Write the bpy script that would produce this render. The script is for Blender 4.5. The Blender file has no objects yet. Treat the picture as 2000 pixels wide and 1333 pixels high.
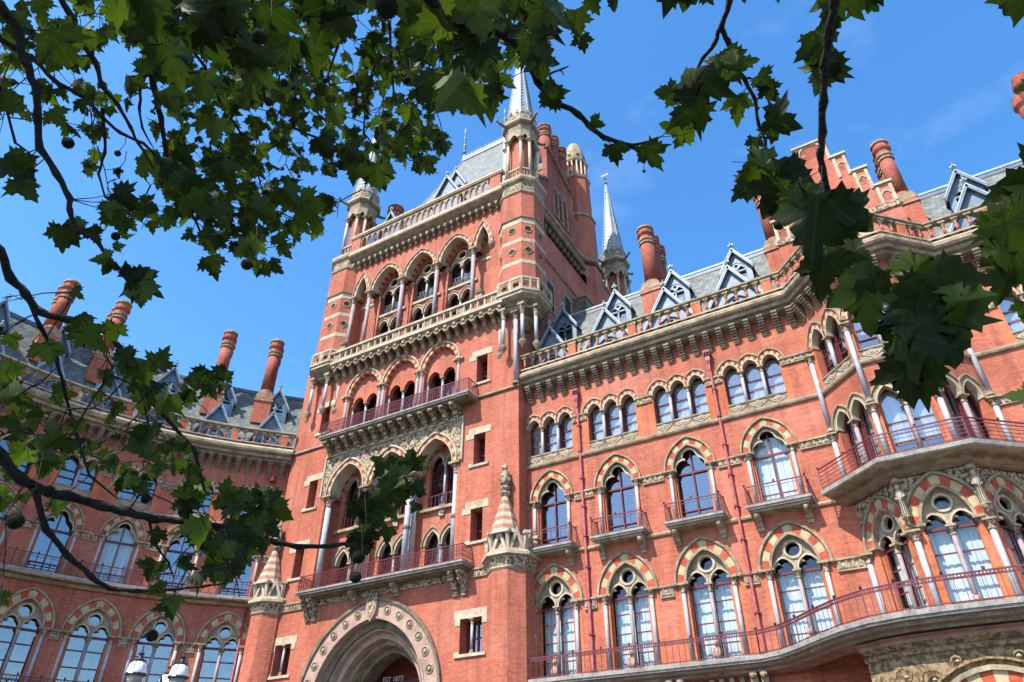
import bpy, math, random
from math import sin, cos, pi, sqrt, radians
from mathutils import Matrix, Vector, noise
from mathutils.geometry import tessellate_polygon
R_ = random.Random(7)
S = bpy.context.scene
COL = S.collection
# ------------------------------------------------------------------ materials
def newmat(name):
    m = bpy.data.materials.new(name); m.use_nodes = True
    nt = m.node_tree; nt.nodes.clear()
    out = nt.nodes.new('ShaderNodeOutputMaterial')
    return m, nt, out
def N(nt, t, **k):
    n = nt.nodes.new(t)
    for a, b in k.items():
        if hasattr(n, a): setattr(n, a, b)
        else: n.inputs[a.replace('_', ' ')].default_value = b
    return n
def L(nt, a, b): nt.links.new(a, b)
def pbsdf(name, c1, c2, rough=.75, scale=1.2, bump=.0, bscale=8, metallic=0, fine=.25, spec=.3, trans=None, obj=False):
    """two-tone noise material, coarse stains plus fine grain"""
    m, nt, out = newmat(name)
    tc = N(nt, 'ShaderNodeTexCoord') if obj else N(nt, 'ShaderNodeNewGeometry')
    src = tc.outputs['Object'] if obj else tc.outputs['Position']
    n1 = N(nt, 'ShaderNodeTexNoise', Scale=scale, Detail=6.0, Roughness=.65); L(nt, src, n1.inputs['Vector'])
    n2 = N(nt, 'ShaderNodeTexNoise', Scale=bscale, Detail=4.0, Roughness=.6); L(nt, src, n2.inputs['Vector'])
    mx = N(nt, 'ShaderNodeMath', operation='MULTIPLY_ADD'); L(nt, n2.outputs['Fac'], mx.inputs[0]); mx.inputs[1].default_value = fine * 2
    ma = N(nt, 'ShaderNodeMath', operation='ADD'); L(nt, n1.outputs['Fac'], ma.inputs[0]); ma.inputs[1].default_value = -fine; L(nt, ma.outputs[0], mx.inputs[2])
    r = N(nt, 'ShaderNodeValToRGB'); r.color_ramp.elements[0].position = .3; r.color_ramp.elements[1].position = .72
    r.color_ramp.elements[0].color = (*c1, 1); r.color_ramp.elements[1].color = (*c2, 1)
    L(nt, mx.outputs[0], r.inputs[0])
    b = N(nt, 'ShaderNodeBsdfPrincipled'); b.inputs['Roughness'].default_value = rough; b.inputs['Metallic'].default_value = metallic
    b.inputs['Specular IOR Level'].default_value = spec
    L(nt, r.outputs[0], b.inputs['Base Color'])
    if bump:
        bp = N(nt, 'ShaderNodeBump', Strength=bump, Distance=.05); L(nt, n2.outputs['Fac'], bp.inputs['Height']); L(nt, bp.outputs[0], b.inputs['Normal'])
    L(nt, b.outputs[0], out.inputs[0])
    m['nt'] = 1
    return m
def brickmat(name, c1, c2, mortar, mix=1.0):
    m, nt, out = newmat(name)
    g = N(nt, 'ShaderNodeNewGeometry')
    sx = N(nt, 'ShaderNodeSeparateXYZ'); L(nt, g.outputs['Position'], sx.inputs[0])
    ad = N(nt, 'ShaderNodeMath', operation='ADD'); L(nt, sx.outputs[0], ad.inputs[0]); L(nt, sx.outputs[1], ad.inputs[1])
    cb = N(nt, 'ShaderNodeCombineXYZ'); L(nt, ad.outputs[0], cb.inputs[0]); L(nt, sx.outputs[2], cb.inputs[1])
    br = N(nt, 'ShaderNodeTexBrick'); br.inputs['Scale'].default_value = 1.0
    br.inputs['Brick Width'].default_value = .23; br.inputs['Row Height'].default_value = .075; br.inputs['Mortar Size'].default_value = .006
    br.inputs['Color1'].default_value = (*c1, 1); br.inputs['Color2'].default_value = (*c2, 1); br.inputs['Mortar'].default_value = (*mortar, 1)
    br.inputs['Bias'].default_value = -.1
    L(nt, cb.outputs[0], br.inputs['Vector'])
    # coarse weathering: paler bloom and darker soot, streaked downwards
    mp = N(nt, 'ShaderNodeMapping'); mp.inputs['Scale'].default_value = (.55, .55, .22); L(nt, g.outputs['Position'], mp.inputs[0])
    n1 = N(nt, 'ShaderNodeTexNoise', Scale=1.0, Detail=8.0, Roughness=.62); L(nt, mp.outputs[0], n1.inputs['Vector'])
    n2 = N(nt, 'ShaderNodeTexNoise', Scale=7.0, Detail=5.0, Roughness=.7); L(nt, g.outputs['Position'], n2.inputs['Vector'])
    r1 = N(nt, 'ShaderNodeMapRange'); L(nt, n1.outputs['Fac'], r1.inputs[0]); r1.inputs[1].default_value = .3; r1.inputs[2].default_value = .7; r1.inputs[3].default_value = .74; r1.inputs[4].default_value = 1.2
    r2 = N(nt, 'ShaderNodeMapRange'); L(nt, n2.outputs['Fac'], r2.inputs[0]); r2.inputs[1].default_value = .3; r2.inputs[2].default_value = .7; r2.inputs[3].default_value = .8; r2.inputs[4].default_value = 1.18
    mu = N(nt, 'ShaderNodeMath', operation='MULTIPLY'); L(nt, r1.outputs[0], mu.inputs[0]); L(nt, r2.outputs[0], mu.inputs[1])
    vm = N(nt, 'ShaderNodeVectorMath', operation='SCALE'); L(nt, br.outputs['Color'], vm.inputs[0]); L(nt, mu.outputs[0], vm.inputs['Scale'])
    n3 = N(nt, 'ShaderNodeTexNoise', Scale=.35, Detail=5.0, Roughness=.6); L(nt, g.outputs['Position'], n3.inputs['Vector'])
    r3 = N(nt, 'ShaderNodeMapRange'); L(nt, n3.outputs['Fac'], r3.inputs[0]); r3.inputs[1].default_value = .5; r3.inputs[2].default_value = .75; r3.inputs[3].default_value = 0; r3.inputs[4].default_value = .35
    mc = N(nt, 'ShaderNodeMix', data_type='RGBA'); L(nt, r3.outputs[0], mc.inputs[0]); L(nt, vm.outputs[0], mc.inputs[6]); mc.inputs[7].default_value = (.50, .24, .18, 1)
    # individual odd bricks, course-wise banding and sooty rain streaks
    mp4 = N(nt, 'ShaderNodeMapping'); mp4.inputs['Scale'].default_value = (1.2, 1.2, 9); L(nt, g.outputs['Position'], mp4.inputs[0])
    n4 = N(nt, 'ShaderNodeTexNoise', Scale=1.0, Detail=3.0, Roughness=.7); L(nt, mp4.outputs[0], n4.inputs['Vector'])
    mp5 = N(nt, 'ShaderNodeMapping'); mp5.inputs['Scale'].default_value = (2.6, 2.6, .16); L(nt, g.outputs['Position'], mp5.inputs[0])
    n5 = N(nt, 'ShaderNodeTexNoise', Scale=1.0, Detail=5.0, Roughness=.6); L(nt, mp5.outputs[0], n5.inputs['Vector'])
    r4 = N(nt, 'ShaderNodeMapRange'); L(nt, n4.outputs['Fac'], r4.inputs[0]); r4.inputs[1].default_value = .3; r4.inputs[2].default_value = .7; r4.inputs[3].default_value = .82; r4.inputs[4].default_value = 1.16
    r5 = N(nt, 'ShaderNodeMapRange'); L(nt, n5.outputs['Fac'], r5.inputs[0]); r5.inputs[1].default_value = .5; r5.inputs[2].default_value = .75; r5.inputs[3].default_value = 1.0; r5.inputs[4].default_value = .68
    m45 = N(nt, 'ShaderNodeMath', operation='MULTIPLY'); L(nt, r4.outputs[0], m45.inputs[0]); L(nt, r5.outputs[0], m45.inputs[1])
    v45 = N(nt, 'ShaderNodeVectorMath', operation='SCALE'); L(nt, mc.outputs[2], v45.inputs[0]); L(nt, m45.outputs[0], v45.inputs['Scale'])
    b = N(nt, 'ShaderNodeBsdfPrincipled'); b.inputs['Roughness'].default_value = .85; b.inputs['Specular IOR Level'].default_value = .2
    L(nt, v45.outputs[0], b.inputs['Base Color']); L(nt, b.outputs[0], out.inputs[0])
    return m
def slatemat():
    m, nt, out = newmat('slate')
    g = N(nt, 'ShaderNodeNewGeometry')
    sx = N(nt, 'ShaderNodeSeparateXYZ'); L(nt, g.outputs['Position'], sx.inputs[0])
    ad = N(nt, 'ShaderNodeMath', operation='ADD'); L(nt, sx.outputs[0], ad.inputs[0]); L(nt, sx.outputs[1], ad.inputs[1])
    cb = N(nt, 'ShaderNodeCombineXYZ'); L(nt, ad.outputs[0], cb.inputs[0]); L(nt, sx.outputs[2], cb.inputs[1])
    br = N(nt, 'ShaderNodeTexBrick'); br.inputs['Scale'].default_value = 1.0
    br.inputs['Brick Width'].default_value = .3; br.inputs['Row Height'].default_value = .2; br.inputs['Mortar Size'].default_value = .016; br.inputs['Mortar Smooth'].default_value = .3
    br.inputs['Color1'].default_value = (.075, .09, .08, 1); br.inputs['Color2'].default_value = (.155, .17, .15, 1); br.inputs['Mortar'].default_value = (.05, .06, .06, 1)
    L(nt, cb.outputs[0], br.inputs['Vector'])
    n2 = N(nt, 'ShaderNodeTexNoise', Scale=1.5, Detail=6.0); L(nt, g.outputs['Position'], n2.inputs['Vector'])
    r2 = N(nt, 'ShaderNodeMapRange'); L(nt, n2.outputs['Fac'], r2.inputs[0]); r2.inputs[1].default_value = .3; r2.inputs[2].default_value = .7; r2.inputs[3].default_value = .6; r2.inputs[4].default_value = 1.35
    vm = N(nt, 'ShaderNodeVectorMath', operation='SCALE'); L(nt, br.outputs['Color'], vm.inputs[0]); L(nt, r2.outputs[0], vm.inputs['Scale'])
    b = N(nt, 'ShaderNodeBsdfPrincipled'); b.inputs['Roughness'].default_value = .6
    bp = N(nt, 'ShaderNodeBump', Strength=.5, Distance=.03); L(nt, br.outputs['Fac'], bp.inputs['Height']); bp.invert = True; L(nt, bp.outputs[0], b.inputs['Normal'])
    L(nt, vm.outputs[0], b.inputs['Base Color']); L(nt, b.outputs[0], out.inputs[0])
    return m
def glassmat(name, fac):
    m, nt, out = newmat(name)
    g = N(nt, 'ShaderNodeNewGeometry')
    n = N(nt, 'ShaderNodeTexNoise', Scale=.9, Detail=2.0); L(nt, g.outputs['Position'], n.inputs['Vector'])
    bp = N(nt, 'ShaderNodeBump', Strength=.25, Distance=.05); L(nt, n.outputs['Fac'], bp.inputs['Height'])
    gl = N(nt, 'ShaderNodeBsdfGlossy'); gl.inputs['Roughness'].default_value = .02; gl.inputs['Color'].default_value = (.80, .80, .80, 1); L(nt, bp.outputs[0], gl.inputs['Normal'])
    tr = N(nt, 'ShaderNodeBsdfTransparent'); tr.inputs['Color'].default_value = (.86, .9, .92, 1)
    mx = N(nt, 'ShaderNodeMixShader'); mx.inputs[0].default_value = fac
    L(nt, tr.outputs[0], mx.inputs[1]); L(nt, gl.outputs[0], mx.inputs[2]); L(nt, mx.outputs[0], out.inputs[0])
    return m
def leafmat():
    m, nt, out = newmat('leaf')
    at = N(nt, 'ShaderNodeAttribute', attribute_name='tint')
    g = N(nt, 'ShaderNodeNewGeometry')
    n = N(nt, 'ShaderNodeTexNoise', Scale=22.0, Detail=3.0); L(nt, g.outputs['Position'], n.inputs['Vector'])
    ad = N(nt, 'ShaderNodeMath', operation='MULTIPLY_ADD'); L(nt, n.outputs['Fac'], ad.inputs[0]); ad.inputs[1].default_value = .5; L(nt, at.outputs['Fac'], ad.inputs[2])
    r = N(nt, 'ShaderNodeValToRGB'); L(nt, ad.outputs[0], r.inputs[0])
    r.color_ramp.elements[0].position = .2; r.color_ramp.elements[1].position = 1.1
    r.color_ramp.elements[0].color = (.009, .017, .004, 1); r.color_ramp.elements[1].color = (.058, .086, .012, 1)
    b = N(nt, 'ShaderNodeBsdfPrincipled'); b.inputs['Roughness'].default_value = .6; b.inputs['Specular IOR Level'].default_value = .16
    uv = N(nt, 'ShaderNodeAttribute', attribute_name='blade'); sp = N(nt, 'ShaderNodeSeparateXYZ'); L(nt, uv.outputs['Vector'], sp.inputs[0])
    an = N(nt, 'ShaderNodeMath', operation='ARCTAN2'); L(nt, sp.outputs[0], an.inputs[0]); L(nt, sp.outputs[1], an.inputs[1])
    pg = N(nt, 'ShaderNodeMath', operation='PINGPONG'); L(nt, an.outputs[0], pg.inputs[0]); pg.inputs[1].default_value = .42
    ln = N(nt, 'ShaderNodeVectorMath', operation='LENGTH'); L(nt, uv.outputs['Vector'], ln.inputs[0])
    ds = N(nt, 'ShaderNodeMath', operation='MULTIPLY'); L(nt, pg.outputs[0], ds.inputs[0]); L(nt, ln.outputs['Value'], ds.inputs[1])
    vr = N(nt, 'ShaderNodeMapRange'); L(nt, ds.outputs[0], vr.inputs[0]); vr.inputs[1].default_value = .006; vr.inputs[2].default_value = .022; vr.inputs[3].default_value = .28; vr.inputs[4].default_value = 0
    vc = N(nt, 'ShaderNodeMix', data_type='RGBA'); L(nt, vr.outputs[0], vc.inputs[0]); L(nt, r.outputs[0], vc.inputs[6]); vc.inputs[7].default_value = (.055, .085, .022, 1)
    r = vc; RO = vc.outputs[2]
    L(nt, RO, b.inputs['Base Color'])
    t = N(nt, 'ShaderNodeBsdfTranslucent'); 
    mc = N(nt, 'ShaderNodeMix', data_type='RGBA', blend_type='MULTIPLY'); mc.inputs[0].default_value = 1; L(nt, RO, mc.inputs[6]); mc.inputs[7].default_value = (2.6, 3.0, .9, 1)
    L(nt, mc.outputs[2], t.inputs['Color'])
    mx = N(nt, 'ShaderNodeMixShader'); mx.inputs[0].default_value = .22
    L(nt, b.outputs[0], mx.inputs[1]); L(nt, t.outputs[0], mx.inputs[2]); L(nt, mx.outputs[0], out.inputs[0])
    return m
def curtainmat():
    m, nt, out = newmat('curtain')
    g = N(nt, 'ShaderNodeTexCoord')
    mp = N(nt, 'ShaderNodeMapping'); mp.inputs['Scale'].default_value = (11, 11, .05); L(nt, g.outputs['Object'], mp.inputs[0])  # vertical streaks put the shade of hanging folds into the colour
    n = N(nt, 'ShaderNodeTexNoise', Scale=1.0, Detail=3.0); L(nt, mp.outputs[0], n.inputs['Vector'])
    r = N(nt, 'ShaderNodeValToRGB'); L(nt, n.outputs['Fac'], r.inputs[0])
    r.color_ramp.elements[0].position = .35; r.color_ramp.elements[1].position = .6
    r.color_ramp.elements[0].color = (.55, .54, .52, 1); r.color_ramp.elements[1].color = (.88, .87, .84, 1)
    b = N(nt, 'ShaderNodeBsdfDiffuse'); L(nt, r.outputs[0], b.inputs[0]); L(nt, b.outputs[0], out.inputs[0])
    return m
MAT = {
 'brick': brickmat('red brick', (.435, .119, .066), (.35, .085, .050), (.34, .17, .12)),
 'vred': brickmat('red voussoir brick', (.44, .085, .040), (.36, .06, .03), (.36, .10, .06)), 'vcream': pbsdf('cream voussoir stone', (.32, .235, .12), (.50, .39, .225), .85, 2.5, .2, 9),
 'gauged': brickmat('orange gauged brick', (.52, .142, .056), (.45, .108, .044), (.42, .17, .10)),
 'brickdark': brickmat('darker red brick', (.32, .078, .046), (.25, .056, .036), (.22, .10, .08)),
 'stone': pbsdf('buff stone', (.14, .10, .06), (.41, .32, .21), .85, 1.6, .4, 9),
 'carved': pbsdf('carved stone', (.09, .062, .038), (.42, .33, .22), .9, 3.5, 1.0, 7, fine=1.1),
 'pale': pbsdf('pale limestone', (.27, .21, .14), (.53, .44, .32), .85, 1.5, .2, 9),
 'portal': pbsdf('pink portal stone', (.26, .165, .125), (.46, .31, .245), .85, 1.2, .3, 6),
 'sootshade': pbsdf('weathered and shade dark stone', (.08, .06, .042), (.25, .195, .13), .9, 1.8, .4, 9),  # weathered stone; its dark tone also paints shade on undersides and recesses
 'granite': pbsdf('grey granite', (.25, .25, .27), (.40, .395, .405), .6, 3, .05, 30, spec=.3),
 'purple': pbsdf('purple granite', (.19, .15, .15), (.32, .26, .265), .6, 3, .05, 30, spec=.3),
 'lead': pbsdf('blue grey painted lead', (.06, .10, .14), (.145, .21, .27), .5, 2, .1, 12, spec=.5),
 'leadroll': pbsdf('pale lead spire', (.24, .29, .31), (.44, .49, .50), .5, 2, .1, 12, spec=.5),
 'leaddark': pbsdf('dark lead', (.05, .07, .10), (.12, .15, .19), .5, 2, .1, 12, spec=.5),
 'slate': slatemat(),
 'iron': pbsdf('dark red painted iron', (.085, .012, .016), (.15, .026, .03), .45, 6, 0, 20, spec=.5),
 'pipe': pbsdf('crimson painted pipe', (.15, .025, .03), (.33, .065, .07), .5, 3.5, 0, 20, spec=.5),
 'slab': pbsdf('grey balcony stone', (.15, .135, .115), (.36, .335, .29), .85, 2.2, .3, 9),
 'frame': pbsdf('window frame paint', (.10, .02, .022), (.17, .035, .035), .4, 5, 0, 20),
 'glass': glassmat('window glass', .21), 'clearglass': glassmat('clear window glass', .06), 'curtain': curtainmat(),
 'room': pbsdf('unlit room dark', (.02, .016, .014), (.05, .04, .035), .9, 1, 0, 5),  # near-black colour stands in for the darkness of unlit rooms
 'bark': pbsdf('bark', (.010, .008, .007), (.045, .038, .028), .9, 14, .8, 60),
 'ball': pbsdf('seed ball', (.012, .014, .006), (.05, .055, .02), .95, 60, 1.0, 220),
 'leaf': leafmat(),
 'black': pbsdf('black lamp paint', (.012, .012, .014), (.03, .03, .034), .35, 5, 0, 20, spec=.5),
 'opal': pbsdf('white opal glass', (.72, .72, .74), (.80, .80, .82), .15, 5, 0, 20, spec=.5),
 'lampglass': pbsdf('smoked lamp glass', (.16, .13, .11), (.3, .25, .21), .12, 4, 0, 20, spec=.6),
 'pinkband': pbsdf('dusty pink sandstone', (.26, .115, .085), (.38, .19, .14), .9, 1.5, .3, 9), 'brownstone': pbsdf('brown stone', (.16, .085, .06), (.30, .17, .12), .9, 1.5, .3, 9), 'porchstone': pbsdf('golden brown stone', (.10, .065, .03), (.29, .20, .105), .9, 3.0, .9, 6, fine=.8),
 'asphalt': pbsdf('asphalt', (.035, .035, .037), (.07, .07, .07), .9, .8, .3, 40),
 'paving': pbsdf('paving', (.09, .085, .08), (.15, .14, .13), .85, .5, .2, 12),
 'letter': pbsdf('brushed letters', (.28, .27, .25), (.4, .39, .36), .4, 5, 0, 20),
}
# ------------------------------------------------------------------ mesh builder
class MB:
    def __init__(s, M=None):
        s.v = []; s.f = []; s.m = []; s.sm = []; s.mats = []; s.M = M or Matrix()
    def mi(s, name):
        if name not in s.mats: s.mats.append(name)
        return s.mats.index(name)
    def add(s, vs, fs, mat, smooth=False):
        o = len(s.v); M = s.M
        s.v += [tuple(M @ Vector(p)) for p in vs]
        k = None if isinstance(mat, list) else s.mi(mat)
        for i, f in enumerate(fs):
            s.f.append([o + j for j in f]); s.m.append(s.mi(mat[i]) if k is None else k); s.sm.append(smooth)
    def box(s, x0, x1, y0, y1, z0, z1, mat):
        s.add([(x0,y0,z0),(x1,y0,z0),(x1,y1,z0),(x0,y1,z0),(x0,y0,z1),(x1,y0,z1),(x1,y1,z1),(x0,y1,z1)],
              [(0,1,5,4),(1,2,6,5),(2,3,7,6),(3,0,4,7),(4,5,6,7),(3,2,1,0)], mat)
    def bar(s, a, b, w, mat, h=None):
        """square bar between two points"""
        a = Vector(a); b = Vector(b); d = (b - a)
        if d.length < 1e-6: return
        u = d.cross(Vector((0,0,1)));
        if u.length < 1e-5: u = Vector((1,0,0))
        u.normalize(); v = u.cross(d).normalized(); h = h or w
        vs = [p + u*(i*w/2) + v*(j*h/2) for p in (a, b) for i, j in ((-1,-1),(1,-1),(1,1),(-1,1))]
        s.add(vs, [(0,1,2,3),(7,6,5,4),(0,4,5,1),(1,5,6,2),(2,6,7,3),(3,7,4,0)], mat)
    def prism(s, outer, holes, y0, y1, mat, side=None, back=True):
        loops = [outer] + list(holes or [])
        pts = [p for l in loops for p in l]; n = len(pts)
        tris = tessellate_polygon([[Vector((p[0], p[1], 0)) for p in l] for l in loops])
        vs = [(p[0], y0, p[1]) for p in pts] + [(p[0], y1, p[1]) for p in pts]
        fr = [];
        for t in tris:
            a, b, c = (pts[i] for i in t)
            if (b[0]-a[0])*(c[1]-a[1]) - (b[1]-a[1])*(c[0]-a[0]) < 0: t = (t[0], t[2], t[1])
            fr.append(tuple(t))
        s.add(vs, fr + ([tuple(n + i for i in reversed(t)) for t in fr] if back else []), mat)
        sd = []; o = 0
        for l in loops:
            k = len(l)
            for i in range(k): sd.append((o+i, o+(i+1) % k, n+o+(i+1) % k, n+o+i))
            o += k
        s.add(vs, sd, side or mat)
    def ring(s, inn, out, y0, y1, mats):
        """voussoir ring: inner/outer polylines with equal counts; mats cycles per stone"""
        n = len(inn)
        vs = []
        for p, q in zip(inn, out): vs += [(p[0],y0,p[1]),(q[0],y0,q[1]),(q[0],y1,q[1]),(p[0],y1,p[1])]
        fs = []; ms = []
        for i in range(n-1):
            a = 4*i; b = a+4; m = mats[i % len(mats)]
            for q in ((a,a+1,b+1,b),(a+1,a+2,b+2,b+1),(a+3,a,b,b+3)): fs.append(q); ms.append(m)
        fs += [(0,3,2,1),(4*n-4,4*n-3,4*n-2,4*n-1)]; ms += [mats[0], mats[(n-2) % len(mats)]]
        s.add(vs, fs, ms)
    def tube(s, pts, rs, seg, mat, cap=True, smooth=True):
        n = len(pts); pts = [Vector(p) for p in pts]
        if not hasattr(rs, '__len__'): rs = [rs]*n
        vs = []; up = Vector((.3,.2,1)).normalized()
        for i, p in enumerate(pts):
            t = (pts[min(i+1,n-1)] - pts[max(i-1,0)]);
            if t.length < 1e-9: t = Vector((0,0,1))
            t.normalize()
            u = t.cross(up)
            if u.length < .05: u = t.cross(Vector((1,0,0)))
            u.normalize(); v = t.cross(u)
            for k in range(seg):
                a = 2*pi*k/seg; vs.append(p + (u*cos(a) + v*sin(a))*rs[i])
        fs = [(i*seg+k, i*seg+(k+1)%seg, (i+1)*seg+(k+1)%seg, (i+1)*seg+k) for i in range(n-1) for k in range(seg)]
        if cap: fs += [tuple(range(seg)), tuple(range((n-1)*seg, n*seg))]
        s.add(vs, fs, mat, smooth)
    def lathe(s, prof, cx, cy, seg, mat, rot=0, smooth=False, arc=None):
        vs = []; n = len(prof)
        for r, z in prof:
            for k in range(seg):
                a = VA[k] if rot == 'oct' else rot + 2*pi*k/seg; vs.append((cx + r*cos(a), cy + r*sin(a), z))
        fs = []; ms = []
        for i in range(n-1):
            for k in range(seg):
                fs.append((i*seg+k, i*seg+(k+1)%seg, (i+1)*seg+(k+1)%seg, (i+1)*seg+k)); ms.append(mat[i % len(mat)] if isinstance(mat, list) else mat)
        fs += [tuple(range((n-1)*seg, n*seg)), tuple(reversed(range(seg)))]
        ms += [ms[-1], ms[0]]
        s.add(vs, fs, ms, smooth)
    def sweep(s, prof, path, mat, caps=True):
        """profile of (outward d, z) swept along a plan polyline; outward is to the right of travel"""
        offs = miter(path); n = len(prof); vs = []
        for (x, y), (ox, oy) in zip(path, offs):
            for d, z in prof: vs.append((x + ox*d, y + oy*d, z))
        fs = []; ms = []
        for i in range(len(path)-1):
            for j in range(n-1):
                fs.append((i*n+j, (i+1)*n+j, (i+1)*n+j+1, i*n+j+1)); ms.append(mat[j % len(mat)] if isinstance(mat, list) else mat)
        if caps: fs += [tuple(range(n)), tuple(reversed(range((len(path)-1)*n, len(path)*n)))]; ms += [ms[0]]*2
        s.add(vs, fs, ms)
    def mesh(s, name):
        me = bpy.data.meshes.new(name)
        me.from_pydata(s.v, [], s.f)
        for k in s.mats: me.materials.append(MAT[k])
        me.polygons.foreach_set('material_index', s.m); me.polygons.foreach_set('use_smooth', s.sm)
        me.validate(); me.update()
        return me
def miter(path):
    n = len(path); nr = []
    for i in range(n-1):
        dx, dy = path[i+1][0]-path[i][0], path[i+1][1]-path[i][1]; l = math.hypot(dx, dy); nr.append((dy/l, -dx/l))
    out = []
    for i in range(n):
        a = nr[max(i-1, 0)]; b = nr[min(i, n-2)]
        mx, my = a[0]+b[0], a[1]+b[1]; k = 2/(mx*mx+my*my); out.append((mx*k, my*k))
    return out
def offpath(path, d): return [(x+ox*d, y+oy*d) for (x, y), (ox, oy) in zip(path, miter(path))]
def along(path, step, start=0, end=0):
    """points (x, y, angle) evenly spread along each straight run"""
    res = []
    for i in range(len(path)-1):
        (x0, y0), (x1, y1) = path[i], path[i+1]; l = math.hypot(x1-x0, y1-y0)
        k = max(1, round(l/step)); a = math.atan2(y1-y0, x1-x0)
        for j in range(k): t = (j+.5)/k; res.append((x0+(x1-x0)*t, y0+(y1-y0)*t, a))
    return res
def FM(x, y, ang=0, z=0): return Matrix.Translation((x, y, z)) @ Matrix.Rotation(ang, 4, 'Z')
# ------------------------------------------------------------------ objects
def tagset(o, label=None, cat=None, group=None, kind=None):
    if label: o['label'] = label
    if cat: o['category'] = cat
    if group: o['group'] = group
    if kind: o['kind'] = kind
    return o
def thing(name, loc, label, cat, group=None):
    o = bpy.data.objects.new(name, None); COL.objects.link(o); o.location = loc; o.empty_display_size = .5
    o['_loc'] = loc
    return tagset(o, label, cat, group)
def part(name, me, parent, M=None, top=True):
    """top: parent is a thing (Empty, unrotated); otherwise parent is a part and the mesh shares its frame"""
    if isinstance(me, MB): me = me.mesh(name)
    o = bpy.data.objects.new(name, me); COL.objects.link(o); o.parent = parent
    if top:
        o.matrix_parent_inverse = Matrix.Translation(parent['_loc']).inverted()
        o.matrix_basis = M or Matrix()
    elif M is not None: o.matrix_basis = M
    return o
def place(kit, parent, M=None, top=True):
    """kit = (name, mesh, [(name, mesh, matrix or None), ...])"""
    name, me, subs = kit
    o = part(name, me, parent, M, top)
    for s in subs: part(s[0], s[1], o, s[2] if len(s) > 2 else None, False)
    return o
def structure(name, mb):
    o = bpy.data.objects.new(name, mb.mesh(name)); COL.objects.link(o); o['kind'] = 'structure'; return o
# ------------------------------------------------------------------ arches
def arc(cx, a, zs, h, t=0, n=14):
    """pointed (h>a) or round arch from left spring over the apex to the right spring, offset outwards by t"""
    R = (a*a + h*h)/(2*a); off = R - a; Ro = R + t
    th = math.acos(max(-1, min(1, off/Ro)))        # angle at apex measured from spring
    left = [(cx + off - Ro*cos(th*i/(n//2)), zs + Ro*sin(th*i/(n//2))) for i in range(n//2+1)]
    right = [(2*cx - x, z) for x, z in reversed(left[:-1])]
    return left + right
def clampx(pts, x0, x1): return [(max(x0, min(x1, x)), z) for x, z in pts]
def circle(cx, cz, r, n=16): return [(cx + r*cos(2*pi*i/n), cz + r*sin(2*pi*i/n)) for i in range(n)]
def foil(cx, cz, r, lobes=4, n=6):
    pts = []
    for k in range(lobes):
        a0 = 2*pi*k/lobes + pi/4
        lx, lz = cx + r*.5*cos(a0), cz + r*.5*sin(a0)
        for i in range(n): a = a0 - pi*.42 + pi*.84*i/(n-1); pts.append((lx + r*.5*cos(a), lz + r*.5*sin(a)))
    return pts
def trefoil(cx, a, zs, h):
    """cusped head of a light, left to right"""
    p = [(cx-a, zs)]
    for i in range(7): t = pi - pi*.62*i/6; p.append((cx - a*.45 + a*.55*cos(t), zs + h*.12 + a*.55*sin(t)))
    for i in range(9): t = pi*.93 - pi*.86*i/8; p.append((cx + a*.5*cos(t), zs + h*.55 + h*.42*sin(t)))
    for i in range(7): t = pi*.38 - pi*.38*i/6*1.0; p.append((cx + a*.45 + a*.55*cos(t), zs + h*.12 + a*.55*sin(t)))
    p.append((cx+a, zs))
    return p
STRIPE = ['vred', 'vred', 'vcream', 'vcream']
def column(x, y, z0, z1, r=.1, mat='granite', cap=.4, seg=10, capm='carved'):
    """shaft with moulded base and flared leaf capital (own mesh)"""
    b = MB()
    b.lathe([(r*1.7, z0), (r*1.7, z0+.08), (r*1.35, z0+.13), (r*1.45, z0+.18), (r*1.05, z0+.22)], x, y, 8, 'stone', pi/8)
    b.lathe([(r, z0+.2), (r*.96, z1-cap)], x, y, seg, mat, smooth=True)
    b.lathe([(r*1.25, z1-cap), (r*1.25, z1-cap+.05), (r*1.05, z1-cap+.08), (r*1.25, z1-cap*.55), (r*1.9, z1-cap*.28), (r*1.55, z1-cap*.25)], x, y, 8, capm, pi/8)
    b.box(x-r*1.9, x+r*1.9, y-r*1.9, y+r*1.9, z1-cap*.22, z1, 'stone')
    return b
def curtain_mesh(x0, x1, z0, z1, y, gap=.0, seed=0):
    b = MB(); rr = random.Random(seed); n = 26; vs = []
    for half in (0, 1):
        xa, xb = (x0, (x0+x1)/2 - gap) if half == 0 else ((x0+x1)/2 + gap, x1)
        o = []
        for i in range(n+1):
            t = i/n; yy = y + .012*sin(t*24 + seed + half); xx = xa + (xb-xa)*t; o.append((xx, yy))
        vs = [(px, py, z0) for px, py in o] + [(px, py, z1) for px, py in o]
        b.add(vs, [(i, i+1, n+2+i, n+1+i) for i in range(n)], 'curtain', True)
    return b
def sash(x0, x1, z0, z1, y, bars, mull=False, w=.06):
    b = MB(); f = 'frame'
    b.box(x0, x0+w, y, y+.06, z0, z1, f); b.box(x1-w, x1, y, y+.06, z0, z1, f)
    b.box(x0+w, x1-w, y, y+.06, z0, z0+w, f)
    for z in bars: b.box(x0+w, x1-w, y+.003, y+.057, z-.03, z+.03, f)
    if mull: b.box((x0+x1)/2-.04, (x0+x1)/2+.04, y-.01, y+.065, z0+w, z1, f)
    return b
def hood(b, cx, a, zs, h, t0, t1, mat='stone', y0=-.15, y1=0, lo=None, hi=None, n=16):
    i, o = arc(cx, a, zs, h, t0, n), arc(cx, a, zs, h, t1, n)
    if lo is not None: i, o = clampx(i, lo, hi), clampx(o, lo, hi)
    b.ring(i, o, y0, y1, [mat])
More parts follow.
